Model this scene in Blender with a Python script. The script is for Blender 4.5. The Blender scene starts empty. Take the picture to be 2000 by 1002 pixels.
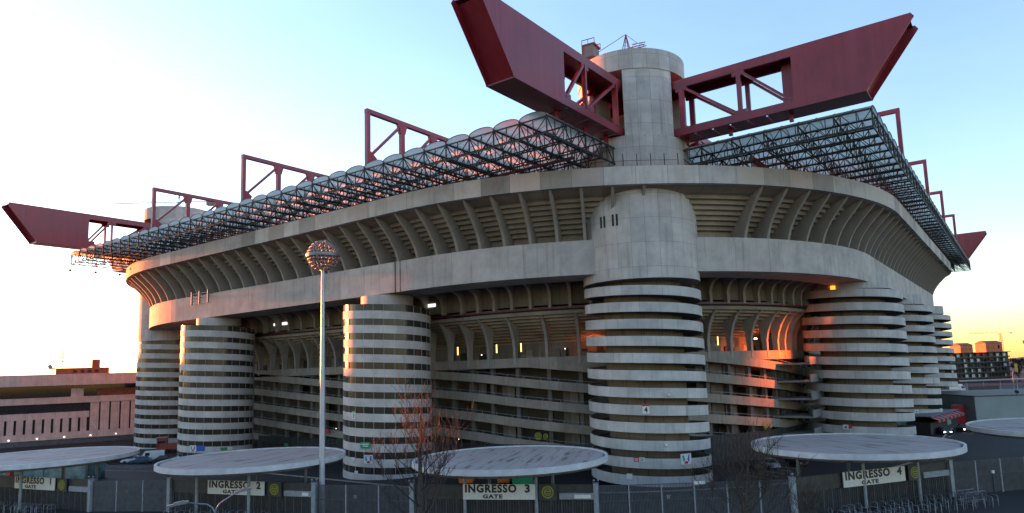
import bpy, math, random
from mathutils import Vector, Matrix
random.seed(7)
PI = math.pi
G = 16.5                       # eye height above the ground; heights below are written from eye level
scene = bpy.context.scene
C = scene.collection

# ------------------------------------------------------------------ helpers
class MB:
    def __init__(s): s.v = []; s.f = []; s.uv = []; s.hasuv = False
    def face(s, idx, uvs=None):
        s.f.append(idx); s.uv.append(uvs)
        if uvs: s.hasuv = True
    def box(s, x0, x1, y0, y1, z0, z1):
        n = len(s.v)
        s.v += [(x0,y0,z0),(x1,y0,z0),(x1,y1,z0),(x0,y1,z0),(x0,y0,z1),(x1,y0,z1),(x1,y1,z1),(x0,y1,z1)]
        for q in ((0,3,2,1),(4,5,6,7),(0,1,5,4),(1,2,6,5),(2,3,7,6),(3,0,4,7)): s.face([n+i for i in q])
    def obox(s, c, ax, hx, hy, z0, z1):
        """box with its long axis along the plan angle ax, centred on c"""
        ca, sa = math.cos(ax), math.sin(ax); n = len(s.v)
        for z in (z0, z1):
            for (a, b) in ((-hx,-hy),(hx,-hy),(hx,hy),(-hx,hy)):
                s.v.append((c[0]+a*ca-b*sa, c[1]+a*sa+b*ca, z))
        for q in ((0,3,2,1),(4,5,6,7),(0,1,5,4),(1,2,6,5),(2,3,7,6),(3,0,4,7)): s.face([n+i for i in q])
    def bar(s, a, b, w, h=None, up=(0,0,1), caps=True):
        a = Vector(a); b = Vector(b); d = b-a
        if d.length < 1e-6: return
        d.normalize(); u = Vector(up)
        if abs(d.dot(u)) > .97: u = Vector((1,0,0)) if abs(d.x) < .9 else Vector((0,1,0))
        r = d.cross(u).normalized(); u = r.cross(d)
        h = w if h is None else h; n = len(s.v)
        for p in (a, b):
            for (i, j) in ((-1,-1),(1,-1),(1,1),(-1,1)):
                s.v.append(tuple(p+r*(i*w/2)+u*(j*h/2)))
        for k in range(4): s.face([n+k, n+(k+1)%4, n+4+(k+1)%4, n+4+k])
        if caps: s.face([n+3,n+2,n+1,n]); s.face([n+4,n+5,n+6,n+7])
    def tube(s, pts, rads, seg=8, caps=True):
        n0 = len(s.v); pts = [Vector(p) for p in pts]; m = len(pts)
        prev = None
        for i, p in enumerate(pts):
            d = (pts[min(i+1,m-1)]-pts[max(i-1,0)]).normalized()
            u = prev if prev is not None else (Vector((0,0,1)) if abs(d.z) < .9 else Vector((1,0,0)))
            r = d.cross(u)
            if r.length < 1e-5: r = d.cross(Vector((0,1,0)))
            r.normalize(); u = r.cross(d); prev = u
            for k in range(seg):
                a = 2*PI*k/seg
                s.v.append(tuple(p+(r*math.cos(a)+u*math.sin(a))*rads[i]))
        for i in range(m-1):
            for k in range(seg):
                a = n0+i*seg; s.face([a+k, a+(k+1)%seg, a+seg+(k+1)%seg, a+seg+k])
        if caps:
            s.face([n0+k for k in range(seg)][::-1]); s.face([n0+(m-1)*seg+k for k in range(seg)])
    def prism(s, poly, axis_o, ax, ay, az, t):
        """poly (a,b) in the plane ax/ay at axis_o, thickness t along az, centred"""
        n = len(s.v); o = Vector(axis_o); ax, ay, az = Vector(ax), Vector(ay), Vector(az); m = len(poly)
        for q in (-t/2, t/2):
            for a, b in poly: s.v.append(tuple(o+ax*a+ay*b+az*q))
        s.face([n+i for i in range(m)][::-1]); s.face([n+m+i for i in range(m)])
        for i in range(m): s.face([n+i, n+(i+1)%m, n+m+(i+1)%m, n+m+i])
    def cyl(s, c, r0, r1, z0, z1, seg=64, caps=True, a0=0., a1=2*PI, uv=False):
        n = len(s.v); full = abs(a1-a0-2*PI) < 1e-6; m = seg if full else seg+1
        for (r, z) in ((r0,z0),(r1,z1)):
            for k in range(m):
                a = a0+(a1-a0)*k/seg; s.v.append((c[0]+r*math.cos(a), c[1]+r*math.sin(a), z))
        for k in range(seg):
            k2 = (k+1) % m
            u0 = (a0+(a1-a0)*k/seg)*r0; u1 = (a0+(a1-a0)*(k+1)/seg)*r0
            s.face([n+k, n+k2, n+m+k2, n+m+k], [(u0,z0),(u1,z0),(u1,z1),(u0,z1)])
        if caps and full:
            s.face([n+k for k in range(m)][::-1]); s.face([n+m+k for k in range(m)])
    def poly(s, pts, z0, z1):
        n = len(s.v); m = len(pts)
        ar = sum(pts[i][0]*pts[(i+1)%m][1]-pts[(i+1)%m][0]*pts[i][1] for i in range(m))
        if ar < 0: pts = pts[::-1]
        for z in (z0, z1):
            for p in pts: s.v.append((p[0], p[1], z))
        s.face([n+i for i in range(m)][::-1]); s.face([n+m+i for i in range(m)])
        u = 0
        for i in range(m):
            a, b = pts[i], pts[(i+1)%m]; L = math.hypot(b[0]-a[0], b[1]-a[1])
            s.face([n+i, n+(i+1)%m, n+m+(i+1)%m, n+m+i], [(u,z0),(u+L,z0),(u+L,z1),(u,z1)]); u += L
    def sphere(s, c, r, seg=20, rings=12):
        pts = []; n = len(s.v)
        for i in range(1, rings):
            ph = PI*i/rings
            for k in range(seg):
                a = 2*PI*k/seg; s.v.append((c[0]+r*math.sin(ph)*math.cos(a), c[1]+r*math.sin(ph)*math.sin(a), c[2]+r*math.cos(ph)))
        for i in range(rings-2):
            for k in range(seg):
                a = n+i*seg; s.face([a+k, a+seg+k, a+seg+(k+1)%seg, a+(k+1)%seg])
        t = len(s.v); s.v += [(c[0],c[1],c[2]+r),(c[0],c[1],c[2]-r)]
        for k in range(seg):
            s.face([t, n+k, n+(k+1)%seg]); e = n+(rings-2)*seg; s.face([t+1, e+(k+1)%seg, e+k])
    def mesh(s, name, off=(0,0,0), smooth=None):
        me = bpy.data.meshes.new(name)
        me.from_pydata([(x-off[0], y-off[1], z-off[2]) for x, y, z in s.v], [], s.f)
        if s.hasuv:
            ul = me.uv_layers.new(name='UVMap'); i = 0
            for fi, f in enumerate(s.f):
                u = s.uv[fi]
                for k in range(len(f)):
                    ul.data[i].uv = u[k] if u else (s.v[f[k]][0]*.7+s.v[f[k]][1]*.7, s.v[f[k]][2]); i += 1
        if smooth is not None:
            me.polygons.foreach_set('use_smooth', [True]*len(me.polygons))
            me.set_sharp_from_angle(angle=math.radians(smooth))
        me.update(); return me
    def build(s, name, mat, parent=None, local=False, smooth=None):
        if local:
            off = Vector((0,0,0)); loc = Vector((0,0,0))
        else:
            xs = [p[0] for p in s.v]; ys = [p[1] for p in s.v]; zs = [p[2] for p in s.v]
            off = Vector(((min(xs)+max(xs))/2, (min(ys)+max(ys))/2, min(zs)))
            loc = off+Vector((0,0,G))
            if parent is not None: loc = loc-WL[parent.name]
        me = s.mesh(name, off, smooth)
        o = bpy.data.objects.new(name, me); C.objects.link(o)
        if mat: me.materials.append(mat)
        o.location = loc
        if parent is not None: o.parent = parent
        WL[o.name] = loc+(WL[parent.name] if (parent is not None and not local) else Vector((0,0,0)))
        return o
WL = {}
def tag(o, label=None, cat=None, group=None, kind=None):
    if label: o['label'] = label
    if cat: o['category'] = cat
    if group: o['group'] = group
    if kind: o['kind'] = kind
    return o
def thing(name, label, cat, loc=(0,0,-G), rotz=0, group=None):
    o = bpy.data.objects.new(name, None); C.objects.link(o); o.empty_display_size = .5
    o.location = Vector(loc)+Vector((0,0,G)); o.rotation_euler = (0,0,rotz); WL[o.name] = Vector(o.location)
    return tag(o, label, cat, group)
def copy_part(o, parent, loc=None, rotz=None):
    c = o.copy(); C.objects.link(c); c.parent = parent
    if loc is not None: c.location = loc
    if rotz is not None: c.rotation_euler = (0,0,rotz)
    return c
def copy_tree(o, parent=None):
    c = o.copy(); C.objects.link(c); c.parent = parent
    for ch in o.children: copy_tree(ch, c)
    return c

# ------------------------------------------------------------------ materials
def new_mat(name):
    m = bpy.data.materials.new(name); m.use_nodes = True
    nt = m.node_tree; nt.nodes.clear()
    out = nt.nodes.new('ShaderNodeOutputMaterial'); b = nt.nodes.new('ShaderNodeBsdfPrincipled')
    nt.links.new(b.outputs[0], out.inputs[0]); return m, nt, b, out
def N(nt, t, **kw):
    n = nt.nodes.new(t)
    for k, v in kw.items():
        if k.startswith('i_'): n.inputs[int(k[2:])].default_value = v
        else: setattr(n, k, v)
    return n
def math_(nt, op, a, b=None, c=None):
    n = nt.nodes.new('ShaderNodeMath'); n.operation = op
    for i, x in enumerate((a, b, c)):
        if x is None: continue
        if isinstance(x, (int, float)): n.inputs[i].default_value = x
        else: nt.links.new(x, n.inputs[i])
    return n.outputs[0]
def mix(nt, fac, a, b, mode='MIX'):
    n = nt.nodes.new('ShaderNodeMix'); n.data_type = 'RGBA'; n.blend_type = mode
    for i, x in ((0, fac), (6, a), (7, b)):
        if isinstance(x, (int, float)): n.inputs[i].default_value = x
        elif isinstance(x, tuple): n.inputs[i].default_value = x+(1,) if len(x) == 3 else x
        else: nt.links.new(x, n.inputs[i])
    return n.outputs[2]
def ramp(nt, x, p0, p1):
    n = nt.nodes.new('ShaderNodeMapRange'); n.inputs[1].default_value = p0; n.inputs[2].default_value = p1
    n.clamp = True; nt.links.new(x, n.inputs[0]); return n.outputs[0]
def plain(name, col, rough=.6, metal=0., var=.12, scale=2., spec=.5, bump=0.):
    m, nt, b, out = new_mat(name)
    tc = N(nt, 'ShaderNodeTexCoord'); no = N(nt, 'ShaderNodeTexNoise'); no.inputs['Scale'].default_value = scale; no.inputs['Detail'].default_value = 5
    nt.links.new(tc.outputs['Object'], no.inputs['Vector'])
    d = tuple(max(0, c*(1-var*1.6)) for c in col); l = tuple(min(1, c*(1+var)) for c in col)
    nt.links.new(mix(nt, ramp(nt, no.outputs[0], .3, .7), d, l), b.inputs['Base Color'])
    b.inputs['Roughness'].default_value = rough; b.inputs['Metallic'].default_value = metal
    b.inputs['Specular IOR Level'].default_value = spec
    if bump:
        bp = N(nt, 'ShaderNodeBump'); bp.inputs['Strength'].default_value = bump; nt.links.new(no.outputs[0], bp.inputs['Height']); nt.links.new(bp.outputs[0], b.inputs['Normal'])
    return m
def concrete(name, col, ju=0, jv=0, tint=.10, streak=.35, pink=0., rough=.85, uoff=0., line=.045):
    """weathered concrete: cloudy tone, vertical water streaks, formwork joints and panels of uneven age (UV in metres)"""
    m, nt, b, out = new_mat(name)
    uv = N(nt, 'ShaderNodeUVMap'); sep = N(nt, 'ShaderNodeSeparateXYZ'); nt.links.new(uv.outputs[0], sep.inputs[0])
    u, v = sep.outputs[0], sep.outputs[1]
    tc = N(nt, 'ShaderNodeTexCoord')
    n1 = N(nt, 'ShaderNodeTexNoise'); n1.inputs['Scale'].default_value = .35; n1.inputs['Detail'].default_value = 8; n1.inputs['Roughness'].default_value = .65
    nt.links.new(tc.outputs['Object'], n1.inputs['Vector'])
    d = tuple(c*.74 for c in col); l = tuple(min(1, c*1.12) for c in col)
    c0 = mix(nt, ramp(nt, n1.outputs[0], .3, .7), d, l)
    n2 = N(nt, 'ShaderNodeTexNoise'); n2.inputs['Scale'].default_value = 1.; n2.inputs['Detail'].default_value = 4
    cb = N(nt, 'ShaderNodeCombineXYZ'); nt.links.new(math_(nt, 'MULTIPLY', u, 1.5), cb.inputs[0]); nt.links.new(math_(nt, 'MULTIPLY', v, .09), cb.inputs[1])
    nt.links.new(cb.outputs[0], n2.inputs['Vector'])
    st = ramp(nt, n2.outputs[0], .55, .78)
    c1 = mix(nt, math_(nt, 'MULTIPLY', st, streak), c0, tuple(c*.45 for c in col))
    # broad dark weathered stretches, running along the band
    n4 = N(nt, 'ShaderNodeTexNoise'); n4.inputs['Scale'].default_value = 1.; n4.inputs['Detail'].default_value = 3
    cb4 = N(nt, 'ShaderNodeCombineXYZ'); nt.links.new(math_(nt, 'MULTIPLY', u, .06), cb4.inputs[0]); nt.links.new(math_(nt, 'MULTIPLY', v, .25), cb4.inputs[1])
    nt.links.new(cb4.outputs[0], n4.inputs['Vector'])
    c1 = mix(nt, math_(nt, 'MULTIPLY', ramp(nt, n4.outputs[0], .56, .7), streak*.7), c1, tuple(c*.62 for c in col))
    if ju:
        fu = math_(nt, 'DIVIDE', math_(nt, 'ADD', u, uoff), ju); fl = math_(nt, 'FLOOR', fu)
        fv = math_(nt, 'DIVIDE', v, jv) if jv else None
        cc = N(nt, 'ShaderNodeCombineXYZ'); nt.links.new(fl, cc.inputs[0])
        if fv is not None: nt.links.new(math_(nt, 'FLOOR', fv), cc.inputs[1])
        wn = N(nt, 'ShaderNodeTexWhiteNoise'); nt.links.new(cc.outputs[0], wn.inputs['Vector'])
        c1 = mix(nt, 1., c1, mix(nt, wn.outputs['Value'], (1-tint*1.6,)*3, (1+tint,)*3), 'MULTIPLY')
        if pink:
            ws = N(nt, 'ShaderNodeSeparateColor'); nt.links.new(wn.outputs['Color'], ws.inputs[0])
            c1 = mix(nt, math_(nt, 'MULTIPLY', ramp(nt, ws.outputs[1], .45, 1.), pink), c1, mix(nt, ws.outputs[2], (.52,.39,.35), (.47,.42,.34)))
        g = math_(nt, 'ABSOLUTE', math_(nt, 'SUBTRACT', math_(nt, 'FRACT', fu), .5))
        ln = math_(nt, 'GREATER_THAN', g, .5-line/ju)
        if fv is not None:
            g2 = math_(nt, 'ABSOLUTE', math_(nt, 'SUBTRACT', math_(nt, 'FRACT', fv), .5))
            ln = math_(nt, 'MAXIMUM', ln, math_(nt, 'GREATER_THAN', g2, .5-line/jv))
        c1 = mix(nt, math_(nt, 'MULTIPLY', ln, .75), c1, tuple(c*.28 for c in col))
    nt.links.new(c1, b.inputs['Base Color']); b.inputs['Roughness'].default_value = rough
    b.inputs['Specular IOR Level'].default_value = .25
    n3 = N(nt, 'ShaderNodeTexNoise'); n3.inputs['Scale'].default_value = 3.; n3.inputs['Detail'].default_value = 6
    nt.links.new(tc.outputs['Object'], n3.inputs['Vector'])
    bp = N(nt, 'ShaderNodeBump'); bp.inputs['Strength'].default_value = .12; nt.links.new(n3.outputs[0], bp.inputs['Height']); nt.links.new(bp.outputs[0], b.inputs['Normal'])
    return m
def emit(name, col, s):
    m, nt, b, out = new_mat(name); b.inputs['Base Color'].default_value = col+(1,)
    b.inputs['Emission Color'].default_value = col+(1,); b.inputs['Emission Strength'].default_value = s; return m

def redpaint(name, col):
    """gloss paint on steel plate: plate joints every 2.4 m, chalky fading, drips and dull patches"""
    m, nt, b, out = new_mat(name); tc = N(nt, 'ShaderNodeTexCoord'); sp = N(nt, 'ShaderNodeSeparateXYZ'); nt.links.new(tc.outputs['Object'], sp.inputs[0])
    n1 = N(nt, 'ShaderNodeTexNoise'); n1.inputs['Scale'].default_value = .22; n1.inputs['Detail'].default_value = 7; nt.links.new(tc.outputs['Object'], n1.inputs['Vector'])
    c = mix(nt, ramp(nt, n1.outputs[0], .3, .7), tuple(x*.80 for x in col), tuple(min(1, x*1.14+.006) for x in col))
    mp = N(nt, 'ShaderNodeMapping'); mp.inputs['Scale'].default_value = (1.3,1.3,.07); nt.links.new(tc.outputs['Object'], mp.inputs[0])
    n2 = N(nt, 'ShaderNodeTexNoise'); n2.inputs['Scale'].default_value = 1.; n2.inputs['Detail'].default_value = 5; nt.links.new(mp.outputs[0], n2.inputs['Vector'])
    c = mix(nt, math_(nt, 'MULTIPLY', ramp(nt, n2.outputs[0], .54, .75), .38), c, tuple(x*.5 for x in col))
    c = mix(nt, math_(nt, 'MULTIPLY', ramp(nt, n2.outputs[0], .46, .30), .22), c, (col[0]*1.05, col[0]*.28, col[0]*.30))
    ln = None
    for o_, d_ in ((0,2.4),(1,2.4),(2,2.85)):
        f = math_(nt, 'ABSOLUTE', math_(nt, 'SUBTRACT', math_(nt, 'FRACT', math_(nt, 'DIVIDE', sp.outputs[o_], d_)), .5)); g = math_(nt, 'GREATER_THAN', f, .5-.018/d_)
        ln = g if ln is None else math_(nt, 'MAXIMUM', ln, g)
    c = mix(nt, math_(nt, 'MULTIPLY', ln, .35), c, tuple(x*.45 for x in col))
    nt.links.new(c, b.inputs['Base Color']); nt.links.new(math_(nt, 'ADD', math_(nt, 'MULTIPLY', n1.outputs[0], .3), .20), b.inputs['Roughness']); b.inputs['Specular IOR Level'].default_value = .5
    n3 = N(nt, 'ShaderNodeTexNoise'); n3.inputs['Scale'].default_value = .5; n3.inputs['Detail'].default_value = 2; nt.links.new(tc.outputs['Object'], n3.inputs['Vector'])
    bp = N(nt, 'ShaderNodeBump'); bp.inputs['Strength'].default_value = .10; nt.links.new(n3.outputs[0], bp.inputs['Height']); nt.links.new(bp.outputs[0], b.inputs['Normal'])
    return m
M = {}
M['rim'] = concrete('rim concrete', (.47,.435,.39), 4.55, 0, .24, .55, .75, line=.03)
M['fascia'] = concrete('fascia concrete', (.44,.405,.365), 13.65, 0, .05, .6, line=.03)
M['rib'] = concrete('rib concrete', (.29,.26,.22), 0, 0, .05, .5)  # base tone includes recess shade, as in soffit, core, gallery, darkcon, infill
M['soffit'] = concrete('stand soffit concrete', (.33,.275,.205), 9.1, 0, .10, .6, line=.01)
M['shaft'] = concrete('shaft concrete', (.50,.465,.425), 2.05, 3.55, .08, .75, 0., .8, line=.022)
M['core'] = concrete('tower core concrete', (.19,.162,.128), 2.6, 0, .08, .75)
M['band'] = concrete('ramp band concrete', (.46,.445,.415), 2.9, 0, .07, .55, 0, .75, line=.018)
M['bandg'] = concrete('glazed tower band', (.50,.465,.43), 2.9, 0, .03, .28, 0, .7, line=.01)
M['gallery'] = concrete('gallery ramp concrete', (.27,.235,.19), 4.55, 0, .08, .5, line=.02)
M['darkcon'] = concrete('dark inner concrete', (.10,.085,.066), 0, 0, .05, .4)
M['infill'] = concrete('infill wall', (.20,.172,.135), 2.3, 0, .14, .5)
M['red'] = redpaint('oxide red steel paint', (.225,.014,.024))
M['reddark'] = plain('dark red steel', (.075,.012,.014), .5, 0, .2, .6)
M['steel'] = plain('dark weathered steel', (.024,.025,.021), .55, .3, .3, 1.)
M['rust'] = plain('rusty steel', (.11,.055,.04), .7, 0, .3, 2.)
M['galv'] = plain('galvanised steel', (.18,.20,.225), .45, .6, .15, 3.)
M['greypaint'] = plain('grey painted steel', (.22,.25,.275), .5, 0, .15, 2.)
M['polewhite'] = plain('pale grey mast paint', (.42,.43,.45), .4, .2, .12, .6)
M['black'] = plain('black opening', (.012,.012,.012), .7)
M['white'] = plain('white sign face', (.62,.62,.58), .5, 0, .1, 6.)
M['ink'] = plain('black lettering', (.015,.015,.015), .5)
M['rubber'] = plain('tyre rubber', (.02,.02,.02), .8)
M['slat'] = plain('dark fence slats', (.035,.035,.034), .6, 0, .25, 1.5)
M['fence'] = plain('blue grey fence steel', (.060,.068,.080), .5, .2, .2, 1.5)
M['green'] = plain('green sign', (.02,.26,.09), .5)
M['redsign'] = plain('red sign', (.42,.02,.03), .5)
M['redlorry'] = plain('dull red vehicle paint', (.20,.018,.014), .45, 0, .2, 1.)
M['blue'] = plain('blue sign', (.02,.09,.42), .5)
M['lime'] = plain('yellow green emblem', (.24,.26,.02), .5)
M['orange'] = plain('orange plastic', (.55,.13,.01), .5)
M['teal'] = plain('teal print', (.03,.28,.30), .5)
M['purple'] = plain('purple print', (.14,.05,.30), .5)
M['tubelight'] = emit('warm tube light', (1.,.55,.16), .5)
M['coollight'] = emit('cool lamp', (1.,.93,.8), .6)
M['orangelight'] = emit('orange lit window', (1.,.16,.015), .75)
M['glowbox'] = emit('orange glow box', (1.,.16,.012), 26.)
M['skygap'] = emit('sky gap glow', (.95,.98,1.), .2)
M['head'] = emit('headlight', (1.,.95,.85), 3.)

def glass_mat(name, base, rough, var):
    m, nt, b, out = new_mat(name)
    uv = N(nt, 'ShaderNodeUVMap'); sep = N(nt, 'ShaderNodeSeparateXYZ'); nt.links.new(uv.outputs[0], sep.inputs[0])
    cc = N(nt, 'ShaderNodeCombineXYZ'); nt.links.new(math_(nt, 'FLOOR', math_(nt, 'DIVIDE', sep.outputs[0], 1.74)), cc.inputs[0])
    nt.links.new(math_(nt, 'FLOOR', math_(nt, 'DIVIDE', sep.outputs[1], 2.4)), cc.inputs[1])
    wn = N(nt, 'ShaderNodeTexWhiteNoise'); nt.links.new(cc.outputs[0], wn.inputs['Vector'])
    nt.links.new(mix(nt, wn.outputs['Value'], base, tuple(c*var for c in base)), b.inputs['Base Color'])
    b.inputs['Roughness'].default_value = rough; b.inputs['Specular IOR Level'].default_value = .28
    return m
M['glass'] = glass_mat('dark tower glazing', (.022,.019,.014), .16, 2.2)
M['winglass'] = plain('dark window glass', (.015,.016,.018), .06, 0, .2, 1.)
# translucent polycarbonate of the roof vaults
m, nt, b, out = new_mat('milky polycarbonate')
tr = N(nt, 'ShaderNodeBsdfTranslucent'); tr.inputs[0].default_value = (.80,.82,.70,1)
df = N(nt, 'ShaderNodeBsdfPrincipled'); df.inputs['Base Color'].default_value = (.42,.47,.42,1); df.inputs['Roughness'].default_value = .35
no = N(nt, 'ShaderNodeTexNoise'); no.inputs['Scale'].default_value = .5; no.inputs['Detail'].default_value = 6
tc = N(nt, 'ShaderNodeTexCoord'); nt.links.new(tc.outputs['Object'], no.inputs['Vector'])
nt.links.new(mix(nt, ramp(nt, no.outputs[0], .35, .7), (.28,.29,.24), (.50,.53,.46)), df.inputs['Base Color'])
ms = N(nt, 'ShaderNodeMixShader'); ms.inputs[0].default_value = .42
nt.links.new(tr.outputs[0], ms.inputs[1]); nt.links.new(df.outputs[0], ms.inputs[2]); nt.links.new(ms.outputs[0], out.inputs[0])
M['poly'] = m
# asphalt
m, nt, b, out = new_mat('asphalt')
tc = N(nt, 'ShaderNodeTexCoord'); n1 = N(nt, 'ShaderNodeTexNoise'); n1.inputs['Scale'].default_value = .06; n1.inputs['Detail'].default_value = 10; n1.inputs['Roughness'].default_value = .7
n2 = N(nt, 'ShaderNodeTexNoise'); n2.inputs['Scale'].default_value = 6.; n2.inputs['Detail'].default_value = 4
nt.links.new(tc.outputs['Object'], n1.inputs['Vector']); nt.links.new(tc.outputs['Object'], n2.inputs['Vector'])
c0 = mix(nt, ramp(nt, n1.outputs[0], .35, .65), (.016,.0165,.018), (.040,.039,.039))
nt.links.new(mix(nt, .35, c0, mix(nt, n2.outputs[0], (.012,.012,.012), (.055,.055,.055))), b.inputs['Base Color'])
nt.links.new(math_(nt, 'ADD', math_(nt, 'MULTIPLY', n1.outputs[0], .5), .5), b.inputs['Roughness']); b.inputs['Specular IOR Level'].default_value = .15
M['asphalt'] = m
# canopy roofing felt with sheet seams and stains
m, nt, b, out = new_mat('canopy roofing felt')
tc = N(nt, 'ShaderNodeTexCoord'); sep = N(nt, 'ShaderNodeSeparateXYZ'); nt.links.new(tc.outputs['Object'], sep.inputs[0])
n1 = N(nt, 'ShaderNodeTexNoise'); n1.inputs['Scale'].default_value = .35; n1.inputs['Detail'].default_value = 9; n1.inputs['Roughness'].default_value = .7
mp = N(nt, 'ShaderNodeMapping'); mp.inputs['Scale'].default_value = (1.,.35,1.); nt.links.new(tc.outputs['Object'], mp.inputs[0]); nt.links.new(mp.outputs[0], n1.inputs['Vector'])
c0 = mix(nt, ramp(nt, n1.outputs[0], .3, .7), (.28,.24,.215), (.38,.345,.315))
fx = math_(nt, 'FRACT', math_(nt, 'DIVIDE', sep.outputs[0], 1.6)); wx = N(nt, 'ShaderNodeTexWhiteNoise'); wx.noise_dimensions = '1D'
nt.links.new(math_(nt, 'FLOOR', math_(nt, 'DIVIDE', sep.outputs[0], 1.6)), wx.inputs['W'])
c0 = mix(nt, math_(nt, 'MULTIPLY', wx.outputs['Value'], .5), c0, (.40,.34,.33))
fy = math_(nt, 'FRACT', math_(nt, 'DIVIDE', sep.outputs[1], 4.1)); sm = math_(nt, 'MAXIMUM', math_(nt, 'LESS_THAN', fx, .05), math_(nt, 'LESS_THAN', fy, .02))
c0 = mix(nt, math_(nt, 'MULTIPLY', sm, .75), c0, (.11,.10,.10))
n2 = N(nt, 'ShaderNodeTexNoise'); n2.inputs['Scale'].default_value = .9; n2.inputs['Detail'].default_value = 7
mp2 = N(nt, 'ShaderNodeMapping'); mp2.inputs['Scale'].default_value = (1.6,.22,1.); nt.links.new(tc.outputs['Object'], mp2.inputs[0]); nt.links.new(mp2.outputs[0], n2.inputs['Vector'])
c0 = mix(nt, math_(nt, 'MULTIPLY', ramp(nt, n2.outputs[0], .56, .66), .8), c0, (.085,.06,.048))
nt.links.new(c0, b.inputs['Base Color']); b.inputs['Roughness'].default_value = .75
M['felt'] = m
M['canrim'] = plain('canopy rim paint', (.46,.48,.50), .5, 0, .12, .8)
M['clad'] = concrete('pink grey cladding', (.50,.385,.35), 1.2, 0, .05, .15, 0, .6, line=.015)
M['brick'] = plain('red brick', (.24,.075,.045), .85, 0, .2, 1.2)
M['bark'] = plain('bark', (.055,.045,.036), .9, 0, .35, 5.)
M['twig'] = plain('reddish twigs', (.036,.025,.021), .85, 0, .3, 3.)
M['twigbrown'] = plain('brown twigs', (.040,.030,.020), .85, 0, .3, 3.)
M['leaf'] = plain('evergreen foliage', (.035,.050,.025), .8, 0, .5, 1.)

# ------------------------------------------------------------------ plan of the stadium: a rounded rectangle and its offsets
HX, HY, RC = 113.32, 101.48, 62.44
LQ = PI/2*RC; SX = 2*(HX-RC); SY = 2*(HY-RC); T = 4*LQ+2*SX+2*SY
def P(s, o=0.):
    """point and outward normal; s runs along the rim from the near corner, + along the long side; o outward"""
    t = (s+LQ/2) % T; r = RC+o; kx, ky = HX-RC, HY-RC
    segs = ((LQ,'a',(-kx,-ky),PI),(SX,'l',(-kx,-ky-0),(1,0)),(LQ,'a',(kx,-ky),1.5*PI),(SY,'l',(kx,-ky),(0,1)),(LQ,'a',(kx,ky),0),(SX,'l',(kx,ky),(-1,0)),(LQ,'a',(-kx,ky),PI/2),(SY,'l',(-kx,ky),(0,-1)))
    for L, k, c, q in segs:
        if t <= L+1e-9:
            if k == 'a':
                a = q+t/RC; n = (math.cos(a), math.sin(a)); return (c[0]+r*n[0], c[1]+r*n[1]), n
            n = (q[1], -q[0]); return (c[0]+q[0]*t+n[0]*r, c[1]+q[1]*t+n[1]*r), n
        t -= L
def sweep(mb, prof, s0, s1, step=2.275, closed=True, zf=None, ends=True):
    """sweep a list of (offset, z) along the plan; zf(s) is added to z"""
    full = abs((s1-s0)-T) < 1e-6
    n = max(1, int(round((s1-s0)/step))); n0 = len(mb.v); m = len(prof); cols = n if full else n+1
    for i in range(cols):
        s = s0+(s1-s0)*i/n; dz = zf(s) if zf else 0
        for o, z in prof:
            p, nn = P(s, o); mb.v.append((p[0], p[1], z+dz))
    for i in range(n):
        a = n0+i*m; b_ = n0+((i+1) % cols)*m; ua = s0+(s1-s0)*i/n; ub = s0+(s1-s0)*(i+1)/n
        for k in range(m if closed else m-1):
            k2 = (k+1) % m
            va, vb = prof[k][1]+prof[k][0]*.3, prof[k2][1]+prof[k2][0]*.3
            mb.face([a+k, a+k2, b_+k2, b_+k], [(ua,va),(ua,vb),(ub,vb),(ub,va)])
    if closed and not full and ends:
        mb.face([n0+k for k in range(m)][::-1]); mb.face([n0+n*m+k for k in range(m)])

def off_inside(x, y):
    ax, ay = abs(x)-(HX-RC), abs(y)-(HY-RC)
    return (math.hypot(ax, ay)-RC if ax > 0 and ay > 0 else max(ax, ay)-RC) < 3
stadium = thing('stadium', 'huge grey concrete stadium with spiral ramp towers and red roof girders', 'stadium')
BAY = 4.55
# rim parapet
mb = MB(); sweep(mb, [(0,25.7),(0,28.32),(-.9,28.32),(-.9,25.7)], 0, T, T/330); rim = mb.build('rim_parapet', M['rim'], stadium)
# fascia
mb = MB(); sweep(mb, [(-5.5,13.85),(-5.5,19.0),(-9.0,19.0),(-9.0,16.5),(-12.5,15.2),(-12.5,13.85)], 0, T, T/330); mb.build('fascia_beam', M['fascia'], stadium)
# upper stand: stepped soffit, upper seating surface
prof = [(-.92,26.3),(-.92,25.72)]
steps = 8; o, z = -2.9, 25.72
for k in range(steps):
    o2 = -2.9-(k+1)*(6.1/steps); z2 = 25.72-(k+1)*(5.1/steps)
    prof += [(o, z2), (o2, z2)]; o, z = o2, z2
prof += [(-9.0,19.02),(-12.4,16.0),(-34,8.0),(-34,9.5)]
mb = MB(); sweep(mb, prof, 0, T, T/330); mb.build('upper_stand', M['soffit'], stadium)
# ribs of the upper stand
poly = [(-5.52,19.0),(-5.35,19.5),(-5.0,20.4),(-4.5,21.3),(-3.9,22.15),(-3.1,23.1),(-2.15,24.05),(-1.2,25.0),(-.55,25.7),(-3.4,25.7),(-9.05,21.0),(-9.05,19.0)]
rmb = MB(); rmb.prism(poly, (0,0,0), (1,0,0), (0,0,1), (0,-1,0), .44)
rmb.v = [(x, y, z-19) for x, y, z in rmb.v]
r0 = None
for k in range(-41, 50):
    s = k*BAY; p, n = P(s, 0); loc = Vector((p[0], p[1], 19+G))-WL[stadium.name]; rz = math.atan2(n[1], n[0])
    # leave the bays where the corner shaft fills the stand
    if abs(s) < 5: continue
    if r0 is None:
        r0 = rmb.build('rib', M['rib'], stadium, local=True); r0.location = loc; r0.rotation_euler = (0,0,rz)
    else: copy_part(r0, stadium, loc, rz)
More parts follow.
